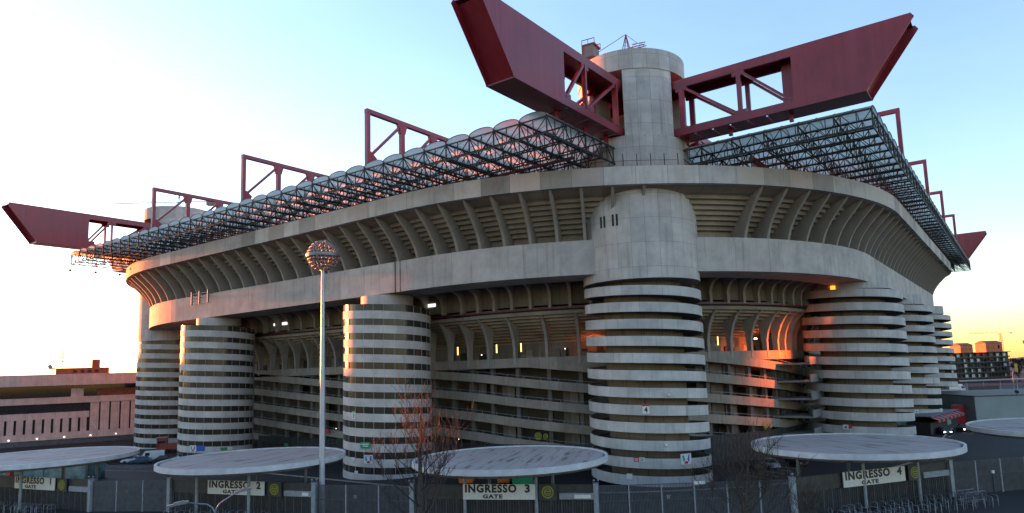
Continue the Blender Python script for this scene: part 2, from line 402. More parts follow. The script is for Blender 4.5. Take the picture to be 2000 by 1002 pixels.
# rim railing
rl = {}
for k in range(-95, 110):
    s = k*2.0
    if -4 < s < 4: continue
    mb = rl.setdefault(s > 0, MB()); p, n = P(s, -.6); mb.bar((p[0],p[1],28.3), (p[0]-n[0]*.1,p[1]-n[1]*.1,30.3), .10, caps=False)
for s0, s1 in ((-190,-4.2),(4.2,218)):
    q = None; n_ = 110; mb = rl[s0 > 0]
    for i in range(n_+1):
        p, n = P(s0+(s1-s0)*i/n_, -.66)
        for zz in (29.3,):
            if q: mb.bar((q[0],q[1],zz), (p[0],p[1],zz), .06, caps=False)
        q = p
    mb.build('rim_railing', M['rust'], stadium)
# underside brackets and panels between the fascia and the lower stand
mb = MB(); sweep(mb, [(-17,10.75),(-17,14.6),(-17.6,14.6),(-17.6,10.75)], 0, T, T/165); mb.build('panel_wall', M['infill'], stadium)
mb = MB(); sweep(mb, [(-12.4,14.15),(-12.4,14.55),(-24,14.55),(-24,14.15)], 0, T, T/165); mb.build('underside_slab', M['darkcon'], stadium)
poly = [(-17.0,10.2),(-16.0,10.2),(-16.0,12.1),(-15.6,13.0),(-14.9,13.6),(-13.6,14.0),(-12.4,14.15),(-17.0,14.15)]
bmb = MB(); bmb.prism(poly, (0,0,0), (1,0,0), (0,0,1), (0,-1,0), .5); bmb.v = [(x,y,z-10.2) for x,y,z in bmb.v]
b0 = None
for k in range(-34, 36):
    s = k*BAY; p, n = P(s, 0); loc = Vector((p[0],p[1],10.2+G))-WL[stadium.name]; rz = math.atan2(n[1], n[0])
    if b0 is None:
        b0 = bmb.build('bracket', M['rib'], stadium, local=True); b0.location = loc; b0.rotation_euler = (0,0,rz)
    else: copy_part(b0, stadium, loc, rz)
mb = MB(); sweep(mb, [(-16.0,9.95),(-16.0,10.35),(-16.7,10.35),(-16.7,9.95)], -190, 190); mb.build('service_duct', M['reddark'], stadium)
mb = MB(); sweep(mb, [(-16.6,9.15),(-16.6,9.72),(-17.5,9.72),(-17.5,9.15)], -190, 190); mb.build('edge_beam', M['gallery'], stadium)
# lower stand (stepped soffit over the concourse)
prof = [(-17.52,10.1),(-17.52,9.2)]; o, z = -17.52, 9.2; steps = 11
for k in range(steps):
    o2 = -17.52-(k+1)*(13/steps); z2 = 9.2-(k+1)*(5.2/steps); prof += [(o, z2), (o2, z2)]; o, z = o2, z2
prof += [(-31.5,4.0),(-31.5,5.2)]
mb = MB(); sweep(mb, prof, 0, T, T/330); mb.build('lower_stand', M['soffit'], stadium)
poly = [(-19.75,1.05),(-19.7,4.2),(-19.4,5.6),(-18.8,7.0),(-17.9,8.3),(-16.8,9.2),(-17.8,9.2),(-21.4,7.6),(-20.9,5.4),(-20.55,1.05)]
pmb = MB(); pmb.prism(poly, (0,0,0), (1,0,0), (0,0,1), (0,-1,0), .5); pmb.v = [(x,y,z-1.05) for x,y,z in pmb.v]
p0 = None
def arc_s(s): return (s % T if s >= 0 else s)
PIERS = [-51.9-4.63*i for i in range(26)]+[-46.5,-38.6,-29.9,-21.8,-13.5,-5,4,11,18,25.1,31.6,37]+[41.2+4.55*i for i in range(30)]
for s in PIERS:
    p, n = P(s, 0); loc = Vector((p[0],p[1],1.05+G))-WL[stadium.name]; rz = math.atan2(n[1], n[0])
    if p0 is None:
        p0 = pmb.build('stand_pier', M['rib'], stadium, local=True); p0.location = loc; p0.rotation_euler = (0,0,rz)
    else: copy_part(p0, stadium, loc, rz)
# concourse floor, parapet, back wall with doors
mb = MB(); sweep(mb, [(-20.0,.62),(-20.0,1.0),(-31,1.0),(-31,.62)], 0, T, T/165); mb.build('concourse_floor', M['gallery'], stadium)
mb = MB(); sweep(mb, [(-19.8,.7),(-19.8,2.25),(-20.0,2.25),(-20.0,.7)], -165, 78); mb.build('concourse_parapet', M['gallery'], stadium)
mb = MB(); sweep(mb, [(-27,1.0),(-27,6.2),(-27.4,6.2),(-27.4,1.0)], 0, T, T/165); mb.build('concourse_wall', M['infill'], stadium)
rnd = random.Random(3)
for k in range(-36, 30):
    s = k*4.55+rnd.uniform(-1,1)
    r = rnd.random()
    w = rnd.uniform(.8,2.4)
    if r > .85: continue
    mb = MB(); sweep(mb, [(-26.8,1.05),(-26.8,rnd.uniform(3.0,4.4)),(-26.95,3.4),(-26.95,1.05)], s, s+w, 1.2); mb.build('doorway' if r < .6 else 'kiosk_wall', M['black' if r < .6 else 'gallery'], stadium)
# gallery ramps winding round the lower stand
def rz_of(k): return lambda s: -1.1-.075*(s+38)+3.4*k
for k in range(-9, 5):
    f = rz_of(k)
    sa = max(-172, -38+(-1.1+3.4*k-2.2)/.075); sb = min(172, -38+(-1.1+3.4*k+15.1)/.075)
    if sb-sa < 6: continue
    mb = MB()
    sweep(mb, [(-19.8,-1.45),(-19.8,0),(-20.0,0),(-20.0,-1.1),(-25.4,-1.1),(-25.4,-1.45)], sa, sb, 2.275, True, f)
    rp = mb.build('gallery_ramp', M['gallery'], stadium)
    hr = MB(); n_ = int((sb-sa)/2.275); q = None
    for i in range(n_+1):
        s = sa+(sb-sa)*i/n_; p, n = P(s, -19.95); z = f(s)
        if q: hr.bar(q, (p[0],p[1],z+.42), .05, caps=False)
        if i % 2 == 0: hr.bar((p[0],p[1],z-.05), (p[0],p[1],z+.42), .05, caps=False)
        q = (p[0],p[1],z+.42)
    hr.build('handrail', M['greypaint'], rp)
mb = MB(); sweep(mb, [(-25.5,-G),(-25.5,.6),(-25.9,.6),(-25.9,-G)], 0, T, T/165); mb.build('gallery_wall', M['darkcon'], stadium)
cmb = MB(); cmb.box(-21.5,-20.7,-.35,.35,0,17.1); c0_ = None
for s in PIERS:
    p, n = P(s, 0); loc = Vector((p[0],p[1],0))-WL[stadium.name]; rz = math.atan2(n[1], n[0])
    if c0_ is None:
        c0_ = cmb.build('column', M['gallery'], stadium, local=True); c0_.location = loc; c0_.rotation_euler = (0,0,rz)
    else: copy_part(c0_, stadium, loc, rz)
mb = MB()
for k in range(-9, 5):
    f = rz_of(k)
    for b_ in range(-36, 36):
        s = b_*BAY; z = f(s+2)
        if not (-14.5 < z < 1.8): continue
        near = (-32 < s < -16) or (6 < s < 40)
        if rnd.random() < (.62 if near else .2):
            mb = MB(); sweep(mb, [(-22.6,z-1.2),(-22.6,z+2.0),(-22.75,z+2.0),(-22.75,z-1.2)], s+.2, s+BAY-.2, 2.2); mb.build('infill_wall', M['infill'], stadium)
# dark slatted infill at the foot of the galleries
for s0, s1, zb, zt in ((-60,-17,-16.4,-12.2),(8,76,-16.4,-11.6),(-116,-84,-16.4,-12.6)):
    mb = MB(); n_ = int((s1-s0)/.42)
    for i in range(n_):
        s = s0+.42*i; p, n = P(s, -19.6); a = math.atan2(n[1], n[0])
        mb.obox(p, a, .05, .09 if i % 3 else .13, zb, zt)
    mb.build('slat_screen', M['slat'], stadium)

# ------------------------------------------------------------------ spiral towers
AX, AY = 92.15, 70.48
def tower(kind, c, r, thL, zL, kmax, top, extra=None):
    """kind 'open' or 'glazed'; helix falls h per turn anticlockwise, parapet middle at height zL at the left outline thL (deg)"""
    h = 2.4; rc = r*.665
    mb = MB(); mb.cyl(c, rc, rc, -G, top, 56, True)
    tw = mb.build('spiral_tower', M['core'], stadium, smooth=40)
    th0 = math.radians(thL)-math.radians(38); turns = kmax+.55; seg = 60
    n = int(turns*seg); hp = .69 if kind == 'open' else .66
    def zc(th): return zL-h*(th-math.radians(thL))/(2*PI)
    pb = MB(); sb = MB(); gb = MB(); mu = MB()
    def strip(m_, prof):
        n0 = len(m_.v); k = len(prof)
        cnt = 0
        for i in range(n+1):
            th = th0+2*PI*i/seg; z = zc(th)
            for (rr, dz) in prof:
                m_.v.append((c[0]+rr*math.cos(th), c[1]+rr*math.sin(th), max(z+dz, -G+.02+.001*dz)))
        for i in range(n):
            for q in range(k):
                q2 = (q+1) % k; a = n0+i*k; b_ = a+k
                ua, ub = th0*r+2*PI*r*i/seg, th0*r+2*PI*r*(i+1)/seg
                za, zb_ = zc(th0+2*PI*i/seg), zc(th0+2*PI*(i+1)/seg)
                m_.face([a+q, b_+q, b_+q2, a+q2], [(ua,za+prof[q][1]),(ub,zb_+prof[q][1]),(ub,zb_+prof[q2][1]),(ua,za+prof[q2][1])])
        m_.face([n0+q for q in range(k)]); m_.face([n0+n*k+q for q in range(k)][::-1])
    strip(pb, [(r,-hp),(r,hp),(r-.2,hp),(r-.2,-hp)])
    pb.build('spiral_parapet', M['band'] if kind == 'open' else M['bandg'], tw, smooth=40)
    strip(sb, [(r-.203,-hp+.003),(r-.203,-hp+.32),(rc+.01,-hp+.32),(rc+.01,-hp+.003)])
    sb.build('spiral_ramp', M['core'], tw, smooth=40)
    if kind == 'glazed':
        strip(gb, [(r-.09,hp),(r-.09,h-hp),(r-.13,h-hp),(r-.13,hp)])
        gb.build('glazing', M['glass'], tw, smooth=40)
        nm = 27
        for i in range(int(turns*nm)):
            th = th0+2*PI*i/nm; z = zc(th)
            if z+hp < -G: break
            p = (c[0]+(r-.07)*math.cos(th), c[1]+(r-.07)*math.sin(th))
            mu.bar((p[0],p[1],z+hp), (p[0],p[1],z+h-hp), .09, caps=False)
        mu.build('mullion', M['bandg'], tw)
    return tw
TN, TL3 = (-AX,-AY), (-AX,AY); TL1, TL2 = (-104.45,-27.12), (-104.45,27.12)
TR = [(-48.0,-91.55),(0.,-91.55),(48.0,-91.55)]
def upper_shaft(tw, c, zb, r=8.84):
    mb = MB(); mb.cyl(c, r, r, zb, 27.6, 72, True); mb.cyl(c, 8.3, 8.3, 27.6, 33.75, 72, False)
    mb.build('shaft', M['shaft'], tw, smooth=40)
    mb = MB(); mb.cyl(c, 8.42, 8.42, 43.85, 46.95, 72, True); mb.build('shaft_cap', M['shaft'], tw, smooth=40)
    # four piers that leave slots for the crossing girders
    s_ = 2.55; rr = 8.3; a_ = math.asin(s_/rr)
    for q in range(4):
        a0, a1 = q*PI/2+a_, (q+1)*PI/2-a_; pts = []
        for i in range(15):
            a = a0+(a1-a0)*i/14; pts.append((c[0]+rr*math.cos(a), c[1]+rr*math.sin(a)))
        qx, qy = math.cos(q*PI/2+PI/4), math.sin(q*PI/2+PI/4)
        pts.append((c[0]+math.copysign(s_, qx), c[1]+math.copysign(s_, qy)))
        mb = MB(); mb.poly(pts, 33.75, 43.85); mb.build('shaft_pier', M['shaft'], tw, smooth=40)
    mb = MB(); mb.poly([(c[0]-8.1,c[1]-8.1),(c[0]+8.1,c[1]-8.1),(c[0]+8.1,c[1]+8.1),(c[0]-8.1,c[1]+8.1)][:0] or [(c[0]+8.2*math.cos(2*PI*i/40), c[1]+8.2*math.sin(2*PI*i/40)) for i in range(40)], 33.5, 33.72)
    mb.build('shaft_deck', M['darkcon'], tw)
tN = tower('open', TN, 8.84, 121.3, 11.44, 11.4, 12.6); upper_shaft(tN, TN, 12.55)
for th in (169.2, 173.2, 182.6, 186.6):
    mb = MB(); a = math.radians(th); mb.obox((TN[0]+8.78*math.cos(a), TN[1]+8.78*math.sin(a)), a, .1, .16, 20.4, 22.1); mb.build('slit_window', M['black'], tN)
t3 = tower('glazed', TL3, 8.84, 155.7, 9.89, 10.9, 10.9); upper_shaft(t3, TL3, 11.1)
for c, th in ((TL1,141.2),(TL2,152.9)):
    t_ = tower('glazed', c, 7.49, th, 10.57, 11.2, 12.0)
    mb = MB(); mb.cyl(c, 4.5, 4.5, 11.6, 13.72, 48, True); mb.build('stair_drum', M['bandg'], t_, smooth=40)
for c in TR:
    t_ = tower('open', c, 8.84, 100.0, 12.48, 11.7, 14.4)
    mb = MB(); mb.cyl(c, 7.2, 7.2, 12.7, 15.0, 48, True); mb.build('stair_drum', M['band'], t_, smooth=40)
    mb = MB()       # short bridges from the gallery ramps to the tower
    for q in range(5):
        zt = .9-3.1*q
        mb.box(c[0]-12.5, c[0]-5.5, c[1]+5.2, c[1]+12.0, zt-1.35, zt-1.05); mb.box(c[0]-12.7, c[0]-5.5, c[1]+5.0, c[1]+5.2, zt-1.35, zt)
    mb.build('link_bridge', M['band'], t_)
# the two far corners
for c in ((AX,-AY),(AX,AY)):
    t_ = tower('open', c, 8.84, 100., 11.4, 11.4, 12.6); upper_shaft(t_, c, 12.55)

# ------------------------------------------------------------------ roof girders
ZB, ZT, W = 33.85, 42.4, 2.11
def girder(fixed, along, half):
    """box girder along x ('x') or y ('y'); half = tower distance from the middle"""
    def V(a, b, z): return (a, fixed+b, z) if along == 'x' else (fixed+b, a, z)
    xt, xb, xp = half+40.0, half+34.0, half+(23.1 if along == 'x' else 25.1)
    mb = MB()
    for sgn in (-1, 1):
        for z0, z1 in ((ZB, ZB+1.15), (ZT-1.25, ZT)):
            mb.bar(V(-xp, sgn*(W-.2), (z0+z1)/2), V(xp, sgn*(W-.2), (z0+z1)/2), .4, z1-z0)
    # plates closing the top and the bottom between the two frames, with openings
    x = -xp
    while x < xp-.1:
        for z in (ZB+.12, ZT-.12): mb.bar(V(x, -W+.41, z), V(x, W-.41, z), 2.25 if z < ZB+1 else 2.56, .16)
        x += 2.6
    g = mb.build('roof_girder', M['red'], stadium)
    sts = {0: MB(), -1: MB(), 1: MB()}; st = sts[0]
    L = half; nb = 12
    inner = [-half+8+(2*half-16)*i/nb for i in range(nb+1)]
    outer_p = [half+9.2, half+17.8]
    for sgn in (-1, 1):
        b_ = sgn*(W-.2); st = sts[0]
        for i, x in enumerate(inner):
            st.bar(V(x, b_, ZB+1.15), V(x, b_, ZT-1.25), .55, .38)
            if i < nb:
                a, c = (ZT-1.2, ZB+1.1) if i % 2 else (ZB+1.1, ZT-1.2)
                st.bar(V(x, b_, a), V(inner[i+1], b_, c), .36, .5)
        for e in (-1, 1):
            st = sts[e]
            st.bar(V(e*outer_p[0], b_, ZB+1.15), V(e*outer_p[0], b_, ZT-1.25), .8, .38)
            st.bar(V(e*outer_p[1], b_, ZB+1.15), V(e*outer_p[1], b_, ZT-1.25), .62, .38)
            st.bar(V(e*(outer_p[0]+.3), b_, ZT-1.3), V(e*(outer_p[1]-.3), b_, ZB+1.2), .5, .36)
            st.bar(V(e*(outer_p[1]+.3), b_, ZT-1.3), V(e*(xp-.3), b_, ZB+1.2), .5, .36)
            for xx, zz in ((outer_p[1], ZT-1.5), (outer_p[1], ZB+1.3), (xp-.5, ZB+1.4), (outer_p[0], ZT-1.5)):
                st.bar(V(e*(xx-.9), b_, zz), V(e*(xx+.9), b_, zz), .39, .7)
    for e in sts: sts[e].build('truss_frame', M['red'], g)
    for e in (-1, 1):
        eb = MB(); n = len(eb.v)
        # side sheets with a lipped hollow end
        side = [(xp,ZB),(xb,ZB),(xb+.25,ZB+.45),(xt,ZT-.55),(xt-.35,ZT),(xp,ZT)]
        for sgn in (-1, 1):
            eb.prism([(e*a, z) for a, z in side], V(0, sgn*(W-.06), 0), V(1,-fixed if along=='x' else 0,0) if False else ((1,0,0) if along=='x' else (0,1,0)), (0,0,1), ((0,1,0) if along=='x' else (1,0,0)), .12)
        eb.bar(V(e*xp, 0, ZT-.08), V(e*(xt-.6), 0, ZT-.08), 2*W-.26, .16) ; eb.bar(V(e*xp, 0, ZB+.08), V(e*(xb-.05), 0, ZB+.08), 2*W-.26, .16)
        # slanted end plate set back from the lip
        a, c = V(e*(xb-.55), 0, ZB+.3), V(e*(xt-1.25), 0, ZT-.3)
        dirn = Vector(c)-Vector(a)
        eb.bar(a, c, 2*W-.3, .12, up=((0,1,0) if False else tuple(dirn.cross(Vector((0,1,0)) if along=='x' else Vector((1,0,0))).normalized())))
        eb.bar(V(e*(xp+.1), 0, ZB+.2), V(e*(xp+.1), 0, ZT-.2), 2*W-.3, .12)
        eb.build('end_box', M['red'], g)
        for xx in (xp-1, (xp+half)/2+3, half+9):
            hg = MB(); hg.bar(V(e*xx, 0, 32.8), V(e*xx, 0, ZB), .5, .5); hg.build('hanger', M['red'], g)
girder(-AY, 'x', AX); girder(AY, 'x', AX); girder(-AX, 'y', AY); girder(AX, 'y', AY)
# planar cross beams on top of the roof
def cross_beam(fixed, along, half):
    def V(a, z): return (a, fixed, z) if along == 'x' else (fixed, a, z)
    zb, zt = 34.25, 42.75; mb = MB(); t = .72
    mb.bar(V(-half, zt-.35), V(half, zt-.35), t, .7)
    cb = mb.build('cross_beam', M['red'], stadium)
    nb = int(half*2/7.4); d = (2*half-.7)/nb; xs = [-half+.35+d*i for i in range(nb+1)]
    for i, x in enumerate(xs):
        st = MB(); st.bar(V(x, zb-1.4 if i in (0, nb) else zb), V(x, zt-.7), t-.06 if i else t-.06, .66 if i in (0, nb) else .8)
        if i < nb:
            a, c = (zb+.5, zt-.9)
            if x+d/2 > 0: st.bar(V(xs[i+1]-.2, zb+.5), V(x+.2, zt-.8), .42, .42)
            else: st.bar(V(x+.2, zb+.5), V(xs[i+1]-.2, zt-.8), .42, .42)
        st.prism([(-1.0,0),(1.0,0),(.55,-1.5),(-.55,-1.5)], V(x, zt-.7), (1,0,0) if along=='x' else (0,1,0), (0,0,1), (0,1,0) if along=='x' else (1,0,0), t-.1) if 0 < i < nb else None
        st.build('strut', M['red'], cb)
    for e, x in ((1, xs[0]), (-1, xs[-1])):
        st = MB(); st.prism([(-.3*e,0),(1.3*e,0),(1.7*e,.9),(.5*e,1.8),(-.3*e,1.8)], V(x, zb-.3), (1,0,0) if along=='x' else (0,1,0), (0,0,1), (0,1,0) if along=='x' else (1,0,0), t-.12); st.build('gusset', M['red'], cb)
for y in (-35.2, -.1, 34.6): cross_beam(y, 'x', 116.1)
for x in (-57.7, -19.4, 15.5, 52.0): cross_beam(x, 'y', 104.0)

# ------------------------------------------------------------------ roof: barrel vaults on lattice trusses
PITCH = 4.3; ZS, ZC = 32.15, 29.7
def vault_mesh(along, L, w, far=False):
    mb = MB(); ns = 8
    for i in range(ns):
        a0, a1 = PI*i/ns, PI*(i+1)/ns
        q = []
        for a in (a0, a1): q.append((-w/2*math.cos(a), .66*math.sin(a)))
        n = len(mb.v)
        for (yy, zz) in q:
            for x in (0, L): mb.v.append((x, yy, zz) if along == 'x' else (yy, x, zz))
        mb.face([n, n+1, n+3, n+2])
    return mb
def arch_mesh(along, L, w, step):
    mb = MB(); ns = 8; x = 0.
    while x <= L+.01:
        pr = None
        for i in range(ns+1):
            a = PI*i/ns; p = (-w/2*1.004*math.cos(a), .70*math.sin(a)); q = (x,p[0],p[1]) if along == 'x' else (p[0],x,p[1])
            if pr: mb.bar(pr, q, .075, caps=False)
            pr = q
        x += step
    return mb
def truss_mesh(along, L, step, H=2.35, c1=.21, c2=.105):
    mb = MB()
    def V(x, z): return (x,0,z) if along == 'x' else (0,x,z)
    mb.bar(V(0,H), V(L,H), c1, c1); mb.bar(V(0,0), V(L,0), c1*1.1, c1*1.1)
    n = int(round(L/step)); d = L/n
    for i in range(n):
        x = d*i
        mb.bar(V(x,0), V(x,H), c2, c2, caps=False)
        mb.bar(V(x, 0 if i % 2 else H), V(x+d, H if i % 2 else 0), c2, c2, caps=False)
    mb.bar(V(L,0), V(L,H), c2*1.3, c2*1.3)
    return mb
def place(mb, name, mat, spots, smooth=None):
    o0 = None
    for (x, y, z) in spots:
        loc = Vector((x, y, z+G))-WL[stadium.name]
        if o0 is None:
            o0 = mb.build(name, mat, stadium, local=True, smooth=smooth); o0.location = loc
        else: copy_part(o0, stadium, loc)
    return o0
YL = [-69.2+PITCH*i for i in range(33)]           # left side: vaults run along x
DL = 46.
vm = vault_mesh('x', DL, PITCH); place(vm, 'roof_vault', M['poly'], [(-118, y, ZS) for y in YL], 60)
place(truss_mesh('x', DL, 1.9), 'lattice_truss', M['steel'], [(-118, -69.2-PITCH/2+PITCH*i, ZC) for i in range(34)])
XR = [-90.3+PITCH*i for i in range(43)]           # right side: vaults run along y
DR = 46.
vm = vault_mesh('y', DR, PITCH); place(vm, 'roof_vault', M['poly'], [(x, -104.6, ZS) for x in XR], 60)
place(truss_mesh('y', DR, 1.9), 'lattice_truss', M['steel'], [(-90.3-PITCH/2+PITCH*i, -104.6, ZC) for i in range(44)])
mb = MB()
def add_off(dst, src, off):
    n = len(dst.v); dst.v += [(x+off[0], y+off[1], z+off[2]) for x, y, z in src.v]
    for f, u in zip(src.f, src.uv): dst.face([n+i for i in f])
am = arch_mesh('x', DL, PITCH, DL/20)
for y in YL: add_off(mb, am, (-118, y, ZS))
mb.build('vault_hoops', M['steel'], stadium)
mb = MB(); am = arch_mesh('y', DR, PITCH, DR/20)
for x in XR: add_off(mb, am, (x, -104.6, ZS))
mb.build('vault_hoops', M['steel'], stadium)
# cross lattice of each side
LL = 33*PITCH; place(truss_mesh('y', LL, PITCH/2, 2.15, .16, .10), 'purlin_truss', M['steel'], [(-117.9+4.6*i, -69.2-PITCH/2, ZC+.05) for i in range(11)])
LR = 43*PITCH; place(truss_mesh('x', LR, PITCH/2, 2.15, .16, .10), 'purlin_truss', M['steel'], [(-90.3-PITCH/2, -104.5+4.6*i, ZC+.05) for i in range(11)])
# red longitudinal walkways beneath the right hand roof
for i in range(4): mb = MB(); mb.bar((-90, -88.+5.2*i, ZC-.35), (92, -88.+5.2*i, ZC-.35), .7, .35); mb.build('roof_walkway', M['reddark'], stadium)
for i in range(3): mb = MB(); mb.bar((-108.+7*i, -69, ZC-.35), (-108.+7*i, 70, ZC-.35), .5, .3); mb.build('roof_walkway', M['reddark'], stadium)
# far sides of the roof
mb = MB(); vmx = vault_mesh('x', DL, PITCH); vmy = vault_mesh('y', DR, PITCH)
for y in YL: add_off(mb, vmx, (72, y, ZS))
for x in XR: add_off(mb, vmy, (x, 58.6, ZS))
tag(mb.build('far_roof_vault', M['poly'], stadium, smooth=60), kind='stuff')
# loose cables hanging from the far left edge of the roof
rr = random.Random(5)
for i in range(16):
    mb = MB(); x = -117.5+i*1.9; mb.bar((x, 72.2, 29.3), (x+rr.uniform(-.3,.3), 72.2, 29.3-rr.uniform(.8,3.2)), .09, caps=False)
    if i % 3 == 0: mb.box(x-.25, x+.25, 72.0, 72.4, 28.2, 28.7)
    mb.build('hanging_cable', M['steel'], stadium)
for s in (-55.2,-54.0):
    mb = MB(); a_, n = P(s, -5.38); mb.bar((a_[0],a_[1],13.7), (a_[0],a_[1],19.2), .13 if s < -55 else .08); mb.build('drain_pipe', M['gallery'], stadium)
# antenna frame on the fascia
mb = MB()
for s in (-119.5,-116.3,-112.8):
    p, n = P(s, -4.9); mb.bar((p[0],p[1],17.0), (p[0],p[1],19.8), .32); p2, _ = P(s, -5.5); mb.bar((p[0],p[1],18.4), (p2[0],p2[1],18.4), .12)
for za, zb_ in ((17.2,17.2),(19.3,19.3),(17.2,19.3),(19.3,17.2)):
    for s0, s1 in ((-119.5,-116.3),(-116.3,-112.8)):
        a, _ = P(s0,-4.9); b_, _ = P(s1,-4.9); mb.bar((a[0],a[1],za), (b_[0],b_[1],zb_), .08)
mb.build('antenna_bracket', M['galv'], stadium)

# lights of the concourse, plus added glow boxes and sky-gap panes
for s in (-56.6,-46.4,-38.5,16.7):
    mb = MB(); p, n = P(s, -22.2); mb.bar((p[0],p[1],3.4), (p[0],p[1],4.9), .16); mb.build('tube_lamp', M['tubelight'], stadium)
for s, o_, z in ((38,-24.5,4.6),(-18.6,-24.5,4.4)):
    mb = MB(); p, n = P(s, o_); mb.obox(p, math.atan2(n[1],n[0]), .12, .3, z, z+.14); mb.build('orange_glow_box', M['glowbox'], stadium)  # right box added for the reflected-sunset glow; left one is a concourse lamp
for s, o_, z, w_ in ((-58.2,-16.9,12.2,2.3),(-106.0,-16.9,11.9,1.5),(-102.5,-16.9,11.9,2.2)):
    mb = MB(); p, n = P(s, o_); mb.obox(p, math.atan2(n[1],n[0]), .06, w_/2, z, z+.6); mb.build('sky_gap_pane', M['skygap'], stadium)  # glowing panes stand in for bright sky seen through gaps
for s, z in ((-51,3.2),(-26,3.6),(-58,2.9),(-92,-10.8),(-95,-10.8),(-57,-12.0)):
    mb = MB(); p, n = P(s, -22.4); mb.sphere((p[0],p[1],z), .1, 8, 6); mb.build('bulkhead_lamp', M['coollight'], stadium)
a_ = math.radians(169.5); mb = MB(); mb.obox((TR[0][0]+7.25*math.cos(a_), TR[0][1]+7.25*math.sin(a_)), a_, .1, .4, 12.75, 13.5); mb.build('lit_window', M['orangelight'], stadium)
# spot added to stand in for reflected sunset on the galleries
ll = bpy.data.lights.new('reflected_sun_spot', 'SPOT'); ll.energy = 14000; ll.color = (1.,.15,.012); ll.spot_size = math.radians(58); ll.spot_blend = 1.; ll.shadow_soft_size = .5
lo = bpy.data.objects.new('reflected_sun_spot', ll); C.objects.link(lo); lo.location = (-58.2,-92.2,10.6+G)
lo.rotation_euler = (Vector((-58.2,-92.2,10.6))-Vector((-60.0,-79.0,-.6))).to_track_quat('Z','Y').to_euler()

# ------------------------------------------------------------------ ground
mb = MB(); S = 2600; mb.v += [(-S,-S,-G),(S,-S,-G),(S,S,-G),(-S,S,-G)]; mb.face([0,1,2,3])
tag(mb.build('ground', M['asphalt']), kind='structure')
mk = plain('worn road paint', (.40,.40,.38), .7, 0, .3, 3.)
mb = MB()
for a, b in (((-60,-128),(160,-112)),((-70,-135),(140,-124)),((-128,40),(-118,10))):
    mb.bar((a[0],a[1],-G+.004), (b[0],b[1],-G+.004), .14, .008)
tag(mb.build('road_marking', mk), kind='structure')

mb = MB()
for i in range(9):
    x = -86+2.9*i; mb.bar((x,-86.5,-G+.004), (x+2.4,-81.2,-G+.004), .12, .008)
for i in range(7):
    y = 28+3.*i; mb.bar((-121.5,y,-G+.004), (-116.5,y+1.2,-G+.004), .12, .008)
tag(mb.build('bay_marking', mk), kind='structure')
mb = MB(); sweep(mb, [(.5,-G),(.5,-G+.14),(.2,-G+.14),(.2,-G)], -140, 130); tag(mb.build('kerb', M['gallery']), kind='structure')
mb = MB(); mb.v = []; rp_ = random.Random(31)
for i in range(34):
    x, y = rp_.uniform(-125,-20), rp_.uniform(-125,30)
    if off_inside(x, y): continue
    a = rp_.uniform(0,PI); w_, l_ = rp_.uniform(.8,2.2), rp_.uniform(2,9); ca, sa = math.cos(a), math.sin(a); n = len(mb.v)
    for (p_, q_) in ((-l_,-w_),(l_,-w_),(l_,w_),(-l_,w_)): mb.v.append((x+p_*ca-q_*sa, y+p_*sa+q_*ca, -G+.003))
    mb.face([n,n+1,n+2,n+3])
tag(mb.build('asphalt_patch', plain('fresh asphalt patch', (.014,.014,.015), .8, 0, .2, 2.)), kind='structure')

# ------------------------------------------------------------------ lettering
def text_mesh(s, size, bold=.0, wide=1.):
    cu = bpy.data.curves.new('lettering', 'FONT'); cu.body = s; cu.size = size; cu.extrude = .01; cu.offset = bold*size
    cu.space_character = 1.16; cu.align_x = 'CENTER'; cu.align_y = 'CENTER'; cu.resolution_u = 3
    o = bpy.data.objects.new('lettering', cu); C.objects.link(o)
    dg = bpy.context.evaluated_depsgraph_get(); me = bpy.data.meshes.new_from_object(o.evaluated_get(dg))
    bpy.data.objects.remove(o); bpy.data.curves.remove(cu)
    for v in me.vertices: v.co = Vector((v.co.x*wide, -v.co.z, v.co.y))
    me.update(); return me
def add_text(parent, s, size, x, y, z, mat, bold=.0, wide=1., name='lettering'):
    me = text_mesh(s, size, bold, wide); me.materials.append(mat)
    o = bpy.data.objects.new(name, me); C.objects.link(o); o.parent = parent; o.location = (x, y, z); return o
def disc(mb, x, y0, y1, z, r, seg=28, r2=0):
    n = len(mb.v)
    for yy in (y0, y1):
        for k in range(seg): a = 2*PI*k/seg; mb.v.append((x+r*math.cos(a), yy, z+r*math.sin(a)))
    if not r2:
        mb.face([n+k for k in range(seg)]); mb.face([n+seg+k for k in range(seg)][::-1])
        for k in range(seg): mb.face([n+(k+1)%seg, n+k, n+seg+k, n+seg+(k+1)%seg])
    else:
        m = len(mb.v)
        for yy in (y0, y1):
            for k in range(seg): a = 2*PI*k/seg; mb.v.append((x+r2*math.cos(a), yy, z+r2*math.sin(a)))
        for k in range(seg):
            k2 = (k+1)%seg
            mb.face([n+k, n+k2, m+k2, m+k]); mb.face([n+seg+k2, n+seg+k, m+seg+k, m+seg+k2])
            mb.face([n+k2, n+k, n+seg+k, n+seg+k2]); mb.face([m+k, m+k2, m+seg+k2, m+seg+k])
def emblem(mb, x, y, z, r):
    disc(mb, x, y-.03, y, z, r, 28, r*.80); disc(mb, x, y-.03, y, z, r*.62, 20, r*.46)
    mb.box(x-r*.42, x+r*.42, y-.03, y, z+r*.02, z+r*.22); mb.box(x-r*.30, x+r*.30, y-.03, y, z-r*.32, z-r*.14)

